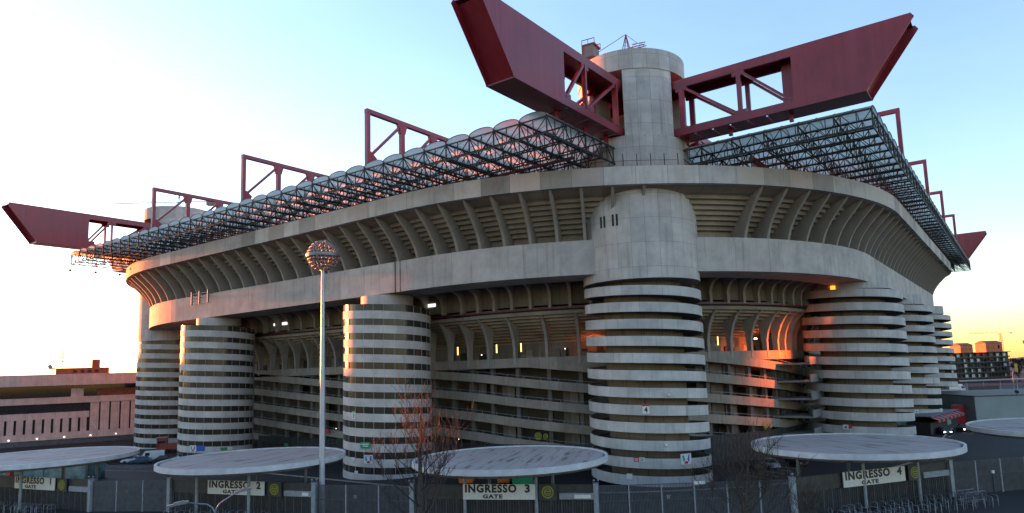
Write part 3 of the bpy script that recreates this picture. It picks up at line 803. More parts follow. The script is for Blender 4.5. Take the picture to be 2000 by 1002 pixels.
# ------------------------------------------------------------------ entrance gates, fences, canopies, signs
pil = {1:((-150.3,7.2),(-145.7,-15.1)), 2:((-140.5,-25.4),(-134.4,-47.2)), 3:((-130.0,-59.1),(-121.3,-78.3)), 4:((-109.1,-95.7),(-89.8,-108.8))}
ordn = {1:'at the left edge of the plaza', 2:'second from the left', 3:'behind the bare tree', 4:'at the right, beside the long barred fence'}
def local_frame(a, b):
    d = Vector((b[0]-a[0], b[1]-a[1])); L = d.length; return L, math.atan2(d.y, d.x)
for g in (1,2,3,4):
    a, b = pil[g]; L, rz = local_frame(a, b); k = L/22.5
    t = thing('entrance_gate', 'dark slatted turnstile gate between two grey posts under the sign reading %d' % g, 'gate', (a[0],a[1],-G), rz, 'entrance gates along the fence')
    for x in (0, L):
        mb = MB(); mb.box(x-.26, x+.26, -.26, .26, 0, 4.2); pp = mb.build('post', M['greypaint'], t, local=True)
        mb = MB(); mb.box(x-.32, x+.32, -.32, .32, 4.2, 4.27); mb.sphere((x-.2,-.2,4.5), .15, 10, 8); mb.sphere((x+.22,.1,4.48), .13, 10, 8); mb.build('lamp', M['galv'], pp, local=True)
    mb = MB(); n_ = int((L-.6)/.3)
    for i in range(n_):
        x = .4+i*.3; mb.box(x, x+(.05 if i % 4 else .12), -.06, .02, 0, 2.45)
    mb.build('slat_door', M['fence'], t, local=True)
    mb = MB(); mb.box(.27, L-.27, .1, .3, 2.46, 4.05); mb.box(.27, L-.27, .4, .5, 0, 2.4); mb.build('shutter_box', M['slat'], t, local=True)
    mb = MB(); mb.box(18.2*k, L-.27, -.16, .095, 2.5, 3.15); mb.build('lintel', M['greypaint'], t, local=True)
    # sign board
    x0, x1 = 6.55*k, 15.35*k; w = x1-x0
    st = thing('entrance_sign', 'white board with black letters INGRESSO %d and GATE below' % g, 'sign', (a[0]+math.cos(rz)*(x0+x1)/2, a[1]+math.sin(rz)*(x0+x1)/2, -14.02), rz, 'entrance signs over the gates')
    mb = MB(); mb.box(-w/2, w/2, -.28, -.16, 0, 1.66); mb.build('board', M['white'], st, local=True)
    add_text(st, 'INGRESSO', 1.16, -1.0*k, -.29, 1.15, M['ink'], .045, 1.06*k)
    add_text(st, str(g), 1.16, w/2-.85, -.29, 1.15, M['ink'], .045, 1.1)
    add_text(st, 'GATE', .58, -.75*k, -.29, .32, M['ink'], .05, 1.5*k)
    et = thing('emblem_sign', 'round yellow green emblem on a dark panel right of the sign reading %d' % g, 'sign', (a[0]+math.cos(rz)*16.85*k, a[1]+math.sin(rz)*16.85*k, -14.1), rz, 'round emblems beside the gate signs')
    mb = MB(); mb.box(-1.0, 1.0, -.24, -.12, 0, 1.75); mb.build('panel', M['slat'], et, local=True)
    mb = MB(); emblem(mb, 0, -.245, .88, .66); mb.build('roundel', M['lime'], et, local=True)
    if g in (2, 3):
        mb = MB(); mb.box(-.45 if g == 2 else -.9, .45 if g == 2 else .9, -.2, -.165, 0, .38)
        nt_ = mb.build('notice_plate', M['white'], None, local=True); nt_.location = (a[0]+math.cos(rz)*(L-1.2 if g == 2 else 19.6), a[1]+math.sin(rz)*(L-1.2 if g == 2 else 19.6), 2.62); nt_.rotation_euler = (0,0,rz)
        tag(nt_, 'small white notice on the grey lintel below the canopy %s' % ('behind the tall lamp mast' if g == 2 else 'beside the front spiral tower'), 'sign')
fences = [(pil[1][1], pil[2][0], 'plain grey panel fence between gates 1 and 2', 1), (pil[2][1], pil[3][0], 'barred fence between gates 2 and 3 behind the tall lamp mast', 2),
          (pil[3][1], pil[4][0], 'barred steel fence below the front spiral tower', 2), (pil[4][1], (-78.5,-118.5), 'barred steel fence running right from gate 4', 2)]
for a, b, lab, kd in fences:
    L, rz = local_frame(a, b); t = thing('fence', lab, 'fence', (a[0],a[1],-G), rz)
    npan = max(2, int(L/3.4)); d = L/npan
    for i in range(1, npan):
        mb = MB(); mb.box(i*d-.07, i*d+.07, -.09, .05, 0, 3.95); mb.build('post', M['greypaint'], t, local=True)
    for i in range(npan):
        mb = MB(); x0 = i*d+(.09 if i else .28); x1 = (i+1)*d-(.09 if i < npan-1 else .28)
        for z in (.15, 2.2, 3.85): mb.box(x0, x1, -.03, .03, z, z+.07)
        n_ = int((x1-x0)/.16)
        for q in range(n_):
            x = x0+.06+q*.16; mb.box(x, x+(.085 if kd == 2 else .13), -.055, -.033, .05, 3.9)
        mb.build('bar_panel', M['fence'], t, local=True)
    for fx in ((.35,) if L < 16 else (.33,.72)):
        px = a[0]+(b[0]-a[0])*fx; py = a[1]+(b[1]-a[1])*fx
        lt = thing('bollard_lamp', 'slim lamp post with white head before the %s' % {0:'plain panel fence between gates 1 and 2',1:'short fence behind the tall lamp mast',2:'fence below the front tower',3:'fence right of gate 4'}[fences.index((a,b,lab,kd))]+('' if L < 16 else (', left one' if fx < .34 else ', right one')), 'lamp', (px-math.sin(rz)*-.9*-1, py-math.cos(rz)*.9, -G), rz)
        mb = MB(); mb.tube([(0,0,0),(0,0,2.3)], [.06,.05], 8); mb.build('pole', M['fence'], lt, local=True)
        mb = MB(); mb.box(-.16,.16,-.12,.12,2.3,2.6); mb.box(-.2,.2,-.16,.16,2.6,2.64); mb.build('lamp_head', M['white'], lt, local=True)
mb = MB(); mb.box(-.6,.6,-.06,-.02,0,.32); nt_ = mb.build('notice_plate', M['white'], None, local=True)
L, rz = local_frame(pil[3][1], pil[4][0]); nt_.location = (pil[3][1][0]+math.cos(rz)*11.2+math.sin(rz)*.05, pil[3][1][1]+math.sin(rz)*11.2-math.cos(rz)*.05, 3.75); nt_.rotation_euler = (0,0,rz); tag(nt_, 'small white notice on top of the barred fence before the front tower', 'sign')

can = {1:((-145.3,1.8),12.2), 2:((-133.7,-33.6),11.6), 3:((-120.8,-66.3),11.6), 4:((-94.6,-99.2),11.95), 5:((-63.7,-124.1),15.0)}
labs = {1:'round flat canopy over gate 1 with pale stained roof',2:'round flat canopy over gate 2 behind the tall lamp mast',3:'round flat canopy over gate 3 partly behind the bare tree',4:'round flat canopy over gate 4 with rusty stains on its roof',5:'round flat canopy cut by the right edge of the picture'}
for g, (c, r) in can.items():
    a, b = pil.get(g, ((-78,-118),(-62,-132))); L, rz = local_frame(a, b)
    t = thing('canopy', labs[g], 'canopy', (c[0],c[1],-G), rz, 'round canopies over the gates'); zt = G-10.0
    mb = MB(); mb.cyl((0,0), r-.05, r-.5, zt-.62, zt-.95, 72, True); mb.cyl((0,0), r-.58, r-.58, zt-.5, zt-.13, 72, True); mb.build('roof_disc', M['felt'], t, local=True, smooth=40)
    mb = MB(); n = 0; seg = 80
    for rr_, z in ((r,zt-.62),(r,zt),(r-.30,zt),(r-.30,zt-.6)):
        for k in range(seg): th = 2*PI*k/seg; mb.v.append((rr_*math.cos(th), rr_*math.sin(th), z))
    for q in range(4):
        for k in range(seg): mb.face([q*seg+k, q*seg+(k+1)%seg, ((q+1)%4)*seg+(k+1)%seg, ((q+1)%4)*seg+k])
    mb.build('rim', M['canrim'], t, local=True, smooth=40)
    mb = MB(); mb.cyl((0,0), r-.305, r-.305, zt-.58, zt-.42, 72, True); mb.build('gutter', M['black'], t, local=True)
    for dx in (-4.1, 4.1):
        for dy in (-5.4, 5.2):
            mb = MB(); mb.tube([(dx,dy,0),(dx,dy,zt-.9)], [.2,.19], 12); mb.build('post', M['greypaint'], t, local=True, smooth=40)

# queue barriers in front of the gates
bm_ = MB(); w, h_, rr_ = .9, 1.15, .034
bm_.tube([(-w/2,0,0),(-w/2,0,h_-.12),(-w/2+.12,0,h_),(w/2-.12,0,h_),(w/2,0,h_-.12),(w/2,0,0)], [rr_]*6, 6); bm_.tube([(-w/2,0,.62),(w/2,0,.62)], [.026,.026], 6)
barr0 = None; rb_ = random.Random(11)
for g, cols, rows, t0, dt in ((1,16,2,3.0,1.05),(2,17,2,3.2,1.08),(4,20,3,2.2,1.06)):
    a, b = pil[g]; L, rz = local_frame(a, b)
    for i in range(cols):
        for j in range(rows):
            tx = t0+i*dt+rb_.uniform(-.15,.15); ty = -(2.6+j*1.7)+rb_.uniform(-.3,.3)
            if rb_.random() < .12: continue
            x = a[0]+math.cos(rz)*tx-math.sin(rz)*ty; y = a[1]+math.sin(rz)*tx+math.cos(rz)*ty
            if barr0 is None: o = barr0 = bm_.build('queue_barrier', M['galv'], None, local=True, smooth=50)
            else: o = barr0.copy(); C.objects.link(o)
            o.location = (x, y, 0); o.rotation_euler = (0,0,rz+PI/2+rb_.uniform(-.35,.35))
            tag(o, 'galvanised tube queue barrier in the pack before the %s entrance gate' % {1:'leftmost',2:'second',4:'rightmost'}[g], 'barrier', 'queue barriers before gate %d' % g)
# double barrier frame at the right end
t = thing('barrier_frame', 'low galvanised barrier frame with mesh side at the right end of the gate 4 barriers', 'barrier', (-92.2,-110.8,-G), -.6)
mb = MB()
for y in (-.7, .7):
    mb.tube([(-1.6,y,0),(-1.6,y,1.0),(-1.4,y,1.15),(1.4,y,1.15),(1.6,y,1.0),(1.6,y,0)], [.04]*6, 6); mb.tube([(-1.6,y,.2),(1.6,y,.2)], [.03]*2, 6)
for x in (-1.6, 1.6): mb.tube([(x,-.7,.9),(x,.7,.9)], [.03]*2, 6)
mb.build('frame', M['galv'], t, local=True, smooth=50)
mb = MB()
for i in range(16): mb.bar((-1.5+i*.2,-.7,.2), (-1.5+i*.2,-.7,1.12), .02, caps=False)
mb.build('mesh_side', M['galv'], t, local=True)

# ------------------------------------------------------------------ signs on the towers and galleries
def tower_sign(name, label, c, r, th, z, w, h, mat):
    a = math.radians(th); nx, ny = math.cos(a), math.sin(a)
    t = thing(name, label, 'sign', (c[0]+nx*(r+.03), c[1]+ny*(r+.03), z-h/2), math.atan2(nx, -ny))
    mb = MB(); mb.box(-w/2, w/2, -.08, .0, 0, h); mb.build('board', mat, t, local=True); return t
t = tower_sign('number_sign', 'white plate with number 4 and red top on the front tower', TN, 8.84, -155.3, -5.72, .95, 1.3, M['white'])
mb = MB(); mb.box(-.475,.475,-.10,-.081,1.02,1.3); mb.build('red_stripe', M['redsign'], t, local=True); add_text(t, '4', 1.0, 0, -.09, .5, M['ink'], .02)
t = tower_sign('number_sign', 'white plate with number 3 and green top on the glazed tower behind the tree', TL1, 7.49, -178.9, -6.15, .8, 1.25, M['white'])
mb = MB(); mb.box(-.4,.4,-.10,-.081,1.0,1.25); mb.build('green_stripe', M['green'], t, local=True); add_text(t, '3', .95, 0, -.09, .48, M['ink'], .02)
t = tower_sign('arrow_sign', 'green arrow shaped sign on a pale band of the glazed tower', TL1, 7.49, -161.3, -11.0, 1.7, .98, M['green'])
mb = MB(); mb.prism([(.85,0),(1.3,.49),(.85,.98)], (0,-.04,0), (1,0,0), (0,0,1), (0,1,0), .08); mb.build('arrow_tip', M['green'], t, local=True)
mb = MB(); mb.box(-.7,.7,-.1,-.081,.6,.74); mb.box(-.35,.55,-.1,-.081,.3,.44); mb.build('text_line', M['white'], t, local=True)
def poster(label, c, r, th, z, w):
    t = tower_sign('poster', label, c, r, th, z, w, w*.84, M['white'])
    mb = MB(); mb.prism([(-.36,.75),(-.22,.72),(-.1,.42),(-.2,.2),(-.32,.3)], (0,-.095,0), (w,0,0), (0,0,w), (0,1,0), .02); mb.build('teal_shape', M['teal'], t, local=True)
    mb = MB(); mb.prism([(.36,.78),(.22,.7),(.12,.4),(.2,.2),(.3,.25),(.3,.5)], (0,-.095,0), (w,0,0), (0,0,w), (0,1,0), .02); mb.build('purple_shape', M['purple'], t, local=True)
    mb = MB(); mb.prism([(-.15,.05),(.15,.05),(.18,.2),(0,.28),(-.18,.2)], (0,-.095,0), (w,0,0), (0,0,w), (0,1,0), .02); mb.build('red_shape', M['redsign'], t, local=True)
poster('white poster with teal, purple and red print low on the front tower', TN, 8.84, -120.8, -12.72, 1.7)
poster('white poster with teal, purple and red print low on the glazed tower behind the tree', TL1, 7.49, -156.6, -13.2, 1.6)
poster('white poster with round print low on the second glazed tower from the right', TL2, 7.49, -154.3, -13.5, 1.45)
poster('white poster with round print low on the far left glazed tower', TL3, 8.84, -127.0, -14.2, 1.6)
t = tower_sign('blue_sign', 'plain blue board beside a poster on the glazed tower', TL2, 7.49, -142.0, -13.55, 1.6, 1.1, M['blue'])
t = tower_sign('green_sign', 'small green and white board low on the second glazed tower', TL2, 7.49, -107., -13.95, 1.6, .6, M['green'])
mb = MB(); mb.box(.5,1.5,-.09,-.081,0,.6); mb.build('white_half', M['white'], t, local=True)
for th, mt, lb in ((-166.0,'redsign','small red notice on the lower front tower band'),(-161.0,'white','small white notice beside the red one on the front tower')):
    t = tower_sign('notice', lb, TN, 8.84, th, -12.55, .7, .55, M[mt]); mb = MB()
    for i in range(3): mb.box(-.25,.25,-.095,-.081,.1+i*.14,.16+i*.14)
    mb.build('text_line', M['white' if mt == 'redsign' else 'ink'], t, local=True)
t = tower_sign('notice', 'pale square notice on the lowest band of the front tower', TN, 8.84, -173.0, -14.85, .8, .75, M['white'])
for th, z in ((-179.9,-13.2),(-174.5,-15.3)):
    tower_sign('notice', 'small white notice on the %s band of the glazed tower behind the tree' % ('lowest' if z < -14 else 'second lowest'), TL1, 7.49, th, z, .7, .5, M['white'])
for c, th, z, lb in ((TR[0],174.8,-11.5,'white notice on the lowest right hand spiral tower band'),(TR[1],-151.0,-12.1,'white notice on the middle right hand tower'),(TR[2],-102.5,-9.9,'white plate with dark mark on the farthest spiral tower'),(TR[1],-104.,-12.1,'white plate at the end of a band of the middle right hand tower')):
    t = tower_sign('notice', lb, c, 8.84, th, z, .9, .8, M['white']); mb = MB(); mb.box(-.2,.2,-.095,-.081,.25,.5); mb.build('mark', M['ink'], t, local=True)
tower_sign('notice', 'small red notice beside the white one on the right hand spiral tower', TR[0], 8.84, 179.7, -11.4, .6, .6, M['redsign'])
for th, z, q in ((-134.3,-3.95,'upper'),(-139.2,-10.75,'lower')):
    a = math.radians(th); mb = MB(); mb.sphere((0,0,.18), .2, 10, 8); mb.box(-.06,.06,.05,.25,.1,.3)
    o = mb.build('dome_camera', M['white'], None, local=True, smooth=40); o.location = (TN[0]+9.0*math.cos(a), TN[1]+9.0*math.sin(a), z-.15+G); o.rotation_euler = (0,0,math.atan2(math.cos(a), -math.sin(a)))
    tag(o, '%s small white dome camera on a front tower band' % q, 'camera')
def gallery_sign(s, z, label, name, w, h, mat):
    p, n = P(s, -19.3); t = thing(name, label, 'sign', (p[0],p[1],z-h/2), math.atan2(n[0], -n[1]))
    if mat:
        mb = MB(); mb.box(-w/2,w/2,-.1,0,0,h); mb.build('board', mat, t, local=True)
    return t
for s, lb in ((-32.6,'left'),(27.4,'right')):
    t = gallery_sign(s, -10.8, 'yellow green roundel with arrow roundel on dark slats %s of the front tower' % lb, 'emblem_sign', 1, 1, None)
    mb = MB(); emblem(mb, 0, 0, .5, .62); mb.build('roundel', M['lime'], t, local=True)
    mb = MB(); disc(mb, 1.3, -.03, 0, .5, .42, 24, .30); mb.prism([(1.1,.42),(1.3,.42),(1.3,.3),(1.52,.5),(1.3,.7),(1.3,.58),(1.1,.58)], (0,-.015,0), (1,0,0), (0,0,1), (0,1,0), .03); mb.build('arrow_roundel', M['lime'], t, local=True)
t = gallery_sign(-92.6, -10.9, 'green and red board on the gallery between the glazed towers', 'exit_sign', 1.6, .9, M['green'])
mb = MB(); mb.box(.8,2.3,-.1,0,-.08,.72); mb.build('red_half', M['redsign'], t, local=True)
t = gallery_sign(-105.0, -14.3, 'small green board low on the gallery between the glazed towers', 'exit_sign', 1.4, .6, M['green'])
t = gallery_sign(83, -8.0, 'small blue, white and red board on a gallery ramp by the right hand tower', 'gallery_board', 1.7, .7, M['white'])
mb = MB(); mb.box(-.85,-.3,-.12,-.101,0,.7); mb.build('blue_part', M['blue'], t, local=True); mb = MB(); mb.box(-.1,.25,-.12,-.101,0,.7); mb.build('red_part', M['redsign'], t, local=True)

# ------------------------------------------------------------------ lamp mast with ball head, double street lamp
t = thing('lamp_mast', 'very tall pale mast with a ball of small lamps on top', 'lamp', (-131.8,-45.2,-G))
mb = MB(); mb.tube([(0,0,0),(0,0,10),(0,0,20),(0,0,30.3)], [.36,.32,.26,.2], 20); mb.build('mast', M['polewhite'], t, local=True, smooth=40)
mb = MB(); zc = 32.15; R_ = 1.98
for i in range(1, 12):
    ph = PI*i/12; q = []
    for k in range(25): a = 2*PI*k/24; q.append((R_*math.sin(ph)*math.cos(a), R_*math.sin(ph)*math.sin(a), zc+R_*math.cos(ph)))
    for k in range(24): mb.bar(q[k], q[k+1], .05, caps=False)
for k in range(24):
    a = 2*PI*k/24; q = [(R_*math.sin(PI*i/12)*math.cos(a), R_*math.sin(PI*i/12)*math.sin(a), zc+R_*math.cos(PI*i/12)) for i in range(1,12)]
    for i in range(10): mb.bar(q[i], q[i+1], .05, caps=False)
cage = mb.build('ball_cage', plain('cage steel', (.22,.215,.215), .4, .5, .3, 2.), t, local=True)
mb = MB(); rb_ = random.Random(2)
for i in range(2, 11):
    m_ = int(22*math.sin(PI*i/12))
    for k in range(m_):
        a = 2*PI*(k+.5*(i%2))/m_; ph = PI*(i+.1)/12; r_ = R_-.16
        mb.sphere((r_*math.sin(ph)*math.cos(a), r_*math.sin(ph)*math.sin(a), zc+r_*math.cos(ph)), .15, 8, 5)
tag(mb.build('lamp_cluster', plain('lamp lenses', (.30,.29,.29), .25, .4, .5, 3.), t, local=True, smooth=60), kind='stuff')
mb = MB(); mb.cyl((0,0), 2.1, 2.1, zc-.2, zc+.18, 48, True); mb.cyl((0,0), 2.16, 2.16, zc-.06, zc+.06, 48, True); mb.build('ball_ring', M['galv'], t, local=True, smooth=40)
t = thing('double_street_lamp', 'grey street lamp with two curved arms in front of gate 2', 'lamp', (-163.3,-76.3,-G), math.atan2(-.812,.583)); ph_ = 8.55
mb = MB(); mb.tube([(0,0,0),(0,0,4),(0,0,ph_)], [.1,.085,.07], 10); mb.build('pole', M['galv'], t, local=True, smooth=40)
for e, (pts, hd) in enumerate(((((0,0,ph_-.05),(-.18,0,ph_+.28),(-.5,0,ph_+.48),(-1.2,0,ph_+.55),(-1.75,0,ph_+.63)),((-1.65,0,ph_+.68),(-2.75,-.4,ph_+.5))),(((0,0,ph_-.05),(.12,0,ph_+.3),(.35,0,ph_+.55),(.8,.1,ph_+.85),(1.2,.2,ph_+1.1)),((1.1,.2,ph_+1.1),(2.0,.5,ph_+1.28))))):
    mb = MB(); mb.tube(pts, [.06,.055,.05,.045,.04], 8); arm = mb.build('arm', M['galv'], t, local=True, smooth=40)
    mb = MB(); mb.bar(hd[0], hd[1], .34, .13); mb.bar(tuple(Vector(hd[0])*.8+Vector(hd[1])*.2+Vector((0,0,.08))), tuple(Vector(hd[0])*.3+Vector(hd[1])*.7+Vector((0,0,.08))), .24, .1); mb.build('lamp_head', M['galv'], arm, local=True)

# ------------------------------------------------------------------ bare trees
def bare_tree(name, label, loc, H, spread, seed, mats, lean=0., lowfork=False, dens=1.):
    rd = random.Random(seed); t = thing(name, label, 'tree', loc)
    tm, bm = MB(), MB()
    def seg(mb, p, d, L, r0, r1, n, curve, s):
        pts = [p.copy()]; q = p.copy(); dd = d.copy()
        for i in range(n):
            dd = (dd+Vector((rd.uniform(-1,1),rd.uniform(-1,1),rd.uniform(-.3,1)))*curve).normalized(); q = q+dd*(L/n); pts.append(q.copy())
        mb.tube(pts, [max(.013, r0+(r1-r0)*i/n) for i in range(n+1)], s, False); return pts, dd
    def grow(p, d, L, r, lvl):
        n = 4 if lvl < 2 else 3
        pts, dd = seg(bm, p, d, L, r, r*.45, n, .16 if lvl < 2 else .24, 6 if lvl < 2 else (4 if lvl < 3 else 3))
        if lvl >= 4 or r < .0075: return
        k = int((5 if lvl < 2 else 4.2)*dens+rd.random())
        for i in range(k):
            f = .25+.75*(i+rd.random())/k; j = min(int(f*n), n-1); q = pts[j].lerp(pts[j+1], f*n-j)
            ax = Vector((rd.uniform(-1,1),rd.uniform(-1,1),rd.uniform(-.2,.5))).normalized()
            nd = (dd*.75+ax*.62+Vector((0,0,.32))).normalized()
            grow(q, nd, L*rd.uniform(.42,.66), r*.5*(1-.3*f), lvl+1)
    tp, td = seg(tm, Vector((0,0,0)), Vector((lean,0,1)).normalized(), H*.93, H*.022+.03, .035, 9, .035, 10)
    nb = int(27*dens)
    for i in range(nb):
        f = (.16 if lowfork else .24)+(.97-.24)*(i+.5)/nb; j = min(int(f*9), 8); q = tp[j].lerp(tp[j+1], f*9-j)
        a = i*2.4+rd.uniform(-.4,.4); up = .55+.9*f
        d = Vector((math.cos(a), math.sin(a), up)).normalized()
        grow(q, d, spread*(1.12-f*.72)*rd.uniform(.75,1.1), .085*(1.15-f)*H/14, 1)
    tm.build('trunk', mats[0], t, local=True, smooth=60); bm.build('crown', mats[1], t, local=True, smooth=60)
    return t
bare_tree('bare_tree', 'tall bare tree with upswept reddish twigs before the glazed tower', (-140.2,-70.6,-G), 15.4, 5.7, 4, (M['bark'], M['twig']), 0., True, .86)
bare_tree('bare_tree', 'wide bare brownish tree below the front tower, cut by the bottom edge', (-126.2,-96.3,-G), 10.2, 5.2, 9, (M['bark'], M['twigbrown']), -.05, True, .95)
bare_tree('bare_tree', 'thin bare shrub like tree beside gate 4', (-117.3,-99.2,-G), 5.2, 2.6, 21, (M['bark'], M['twigbrown']), 0, True, .9)

# ------------------------------------------------------------------ vehicles
def car(label, x, y, rz, paint, lights=False, group='cars parked by the stadium', van=False):
    t = thing('parked_car' if not van else 'white_van', label, 'car' if not van else 'van', (x,y,-G), rz, group)
    if van: st = [(-2.5,.86,.4,1.95),(-2.45,.95,.3,2.25),(1.2,.95,.3,2.25),(1.75,.93,.3,1.35),(2.45,.9,.3,1.05),(2.55,.8,.4,.8)]; cab = None
    else: st = [(-2.1,.72,.42,.82),(-2.02,.83,.28,.95),(-1.2,.87,.24,.97),(.8,.87,.24,.95),(1.75,.83,.26,.82),(2.08,.72,.34,.66)]
    mb = MB(); n = 0
    for (xx, w, z0, z1) in st:
        mb.v += [(xx,-w,z0+.12),(xx,-w*.9,z0),(xx,w*.9,z0),(xx,w,z0+.12),(xx,w,z1-.12),(xx,w*.9,z1),(xx,-w*.9,z1),(xx,-w,z1-.12)]
    for i in range(len(st)-1):
        for k in range(8): mb.face([i*8+k, i*8+(k+1)%8, (i+1)*8+(k+1)%8, (i+1)*8+k][::-1])
    mb.face(list(range(8))); mb.face([len(st)*8-8+k for k in range(8)][::-1])
    if not van:   # roof and pillars
        mb.box(-1.05,.25,-.56,.56,1.43,1.48)
        for s_ in (-1, 1):
            for (xa, xb) in ((-1.75,-1.05),(1.0,.25),(-.4,-.4)): mb.bar((xa,s_*.76,.93), (xb,s_*.57,1.46), .07)
    body = mb.build('body', paint, t, local=True, smooth=35)
    mb = MB()
    if not van:
        lo, hi = [(-1.72,-.75),(.98,-.75),(.98,.75),(-1.72,.75)], [(-1.04,-.55),(.24,-.55),(.24,.55),(-1.04,.55)]
        mb.v += [(a,b_,.94) for a,b_ in lo]+[(a,b_,1.435) for a,b_ in hi]
        for k in range(4): mb.face([k,(k+1)%4,4+(k+1)%4,4+k])
        mb.face([4,5,6,7])
    else:
        mb.prism([(1.22,2.1),(1.72,1.4),(1.76,1.42),(1.26,2.14)], (0,0,0), (1,0,0), (0,0,1), (0,1,0), 1.6); mb.box(.3,1.15,-.965,-.951,1.35,1.95); mb.box(.3,1.15,.951,.965,1.35,1.95)
    mb.build('window', M['winglass'], t, local=True)
    for xx in (-1.3, 1.3):
        for yy in (-.78, .78):
            mb = MB(); n = 0; seg = 16
            for y2 in (yy-.1, yy+.1):
                for k in range(seg): a = 2*PI*k/seg; mb.v.append((xx*(1.15 if van else 1)+.32*math.cos(a), y2*(1.12 if van else 1.03), .32+.32*math.sin(a)))
            mb.face(list(range(seg))); mb.face([seg+k for k in range(seg)][::-1])
            for k in range(seg): mb.face([(k+1)%seg, k, seg+k, seg+(k+1)%seg])
            mb.build('wheel', M['rubber'], t, local=True)
    fx = 2.56 if van else 2.06
    for s_ in (-1, 1):
        mb = MB(); mb.box(fx-.1, fx+.03, s_*.6-.15, s_*.6+.15, .58 if not van else .8, .74 if not van else 1.0); mb.build('headlight', M['head'] if lights else M['galv'], t, local=True)
    return t
pnt = lambda n, c: plain(n, c, .25, .1, .04, .5)
pw, pd, pb_, pg = pnt('white car paint',(.55,.56,.57)), pnt('black car paint',(.02,.02,.024)), pnt('blue grey car paint',(.05,.08,.13)), pnt('silver car paint',(.32,.34,.36))
vd = 3.9   # heading towards the camera
car('dark car with pale front left in the row behind the bare trees', -77.8,-81.0, vd, pd); car('silver car in the middle of the row right of the front tower', -75.2,-82.9, vd, pg); car('black car at the right end of the row right of the front tower', -71.0,-85.8, vd+.1, pd)
car('dark car with headlights on, nearest to the right hand towers', -13.2,-101.4, vd-.3, pb_, True, 'cars driving by the stadium'); car('dark car with headlights on, outermost on the road at right', -6.0,-104.6, vd-.35, pd, True, 'cars driving by the stadium')
car('dark car first from the left in the row by the left building', -118.5,40.6, 2.6, pd); car('white car second in the row by the left building', -116.6,38.2, 2.6, pw); car('blue grey car with its front turned away by the left building', -116.2,35.4, 2.6, pb_)
car('white van between cars near the left glazed towers', -113.4,36.6, 2.6, pw, van=True); car('black car at the right end of the row by the left building', -113.6,32.0, 2.6, pd)
car('silver car half hidden behind the canopy of gate 2', -110.3,30.4, 2.6, pg)
# red lorry by the left towers
t = thing('red_lorry', 'red lorry parked between the far left towers', 'lorry', (-101.5,50.5,-G), -.9)
mb = MB(); mb.box(-3.2,2.2,-1.1,1.1,.9,2.1); mb.box(-3.25,2.25,-1.15,1.15,2.1,2.2); mb.build('body', M['redlorry'], t, local=True)
mb = MB(); mb.prism([(2.3,.6),(4.1,.6),(4.1,1.5),(3.7,2.4),(2.3,2.4)], (0,0,0), (1,0,0), (0,0,1), (0,1,0), 2.0); cb_ = mb.build('cab', M['redlorry'], t, local=True)
mb = MB(); mb.prism([(3.74,2.3),(4.12,1.55),(4.15,1.56),(3.78,2.32)], (0,0,0), (1,0,0), (0,0,1), (0,1,0), 2.0); mb.build('windscreen', M['winglass'], cb_, local=True)
for xx in (-2.2,3.2):
    for yy in (-1.05,1.05):
        mb = MB(); mb.v = []; seg = 16
        for y2 in (yy-.15, yy+.15):
            for k in range(seg): a = 2*PI*k/seg; mb.v.append((xx+.5*math.cos(a), y2, .5+.5*math.sin(a)))
        mb.face(list(range(seg))); mb.face([seg+k for k in range(seg)][::-1])
        for k in range(seg): mb.face([(k+1)%seg, k, seg+k, seg+(k+1)%seg])
        mb.build('wheel', M['rubber'], t, local=True)
# red kiosk stack and white gate cabinet next to it
t = thing('ticket_kiosk', 'small red kiosk with flat roof beside the lorry at the left towers', 'kiosk', (-101.5,56.5,-G), -.6)
mb = MB(); mb.box(-1.1,1.1,-1.0,1.0,0,3.3); mb.build('cabin', M['redlorry'], t, local=True); mb = MB(); mb.box(-1.25,1.25,-1.15,1.15,3.3,3.45); mb.build('roof', M['greypaint'], t, local=True); mb = MB(); mb.box(-.8,.8,-1.05,-1.01,1.2,2.5); mb.build('hatch', M['winglass'], t, local=True)
# snack kiosk with red and black awning at the right
t = thing('snack_kiosk', 'black snack kiosk with red and black striped awning under the right hand towers', 'kiosk', (-9,-98.9,-G), -.14)
mb = MB(); mb.box(-8,16,-1.6,3.0,0,2.7); mb.build('cabin', M['black'], t, local=True)
mb = MB(); mb.box(-8.2,16.2,-2.0,3.2,3.9,4.05); mb.build('roof', M['galv'], t, local=True)
for i in range(14):
    x = -8.1+i*1.72; mb = MB(); mb.prism([(-1.7,3.85),(-3.3,3.3),(-3.3,2.75),(-3.2,2.75),(-3.2,3.25),(-1.7,3.75)], (x+.86,0,0), (0,1,0), (0,0,1), (1,0,0), 1.70); mb.build('awning', M['redsign'] if i % 2 == 0 else M['black'], t, local=True)
mb = MB(); mb.box(5.5,8.8,-1.75,-1.61,1.2,2.5); mb.build('counter_panel', M['greypaint'], t, local=True)
t = thing('red_container', 'red box container behind the striped awning at the right hand towers', 'container', (15.5,-102.6,-G), -.1)
mb = MB(); mb.box(-3,3,-1.2,1.2,.15,4.6)
for i in range(15): mb.box(-2.9+i*.4,-2.75+i*.4,-1.26,-1.2,.2,4.55)
mb.build('box', M['redsign'], t, local=True); mb = MB(); mb.box(-3.05,3.05,-1.3,1.25,4.6,4.75); mb.build('lid', M['galv'], t, local=True)

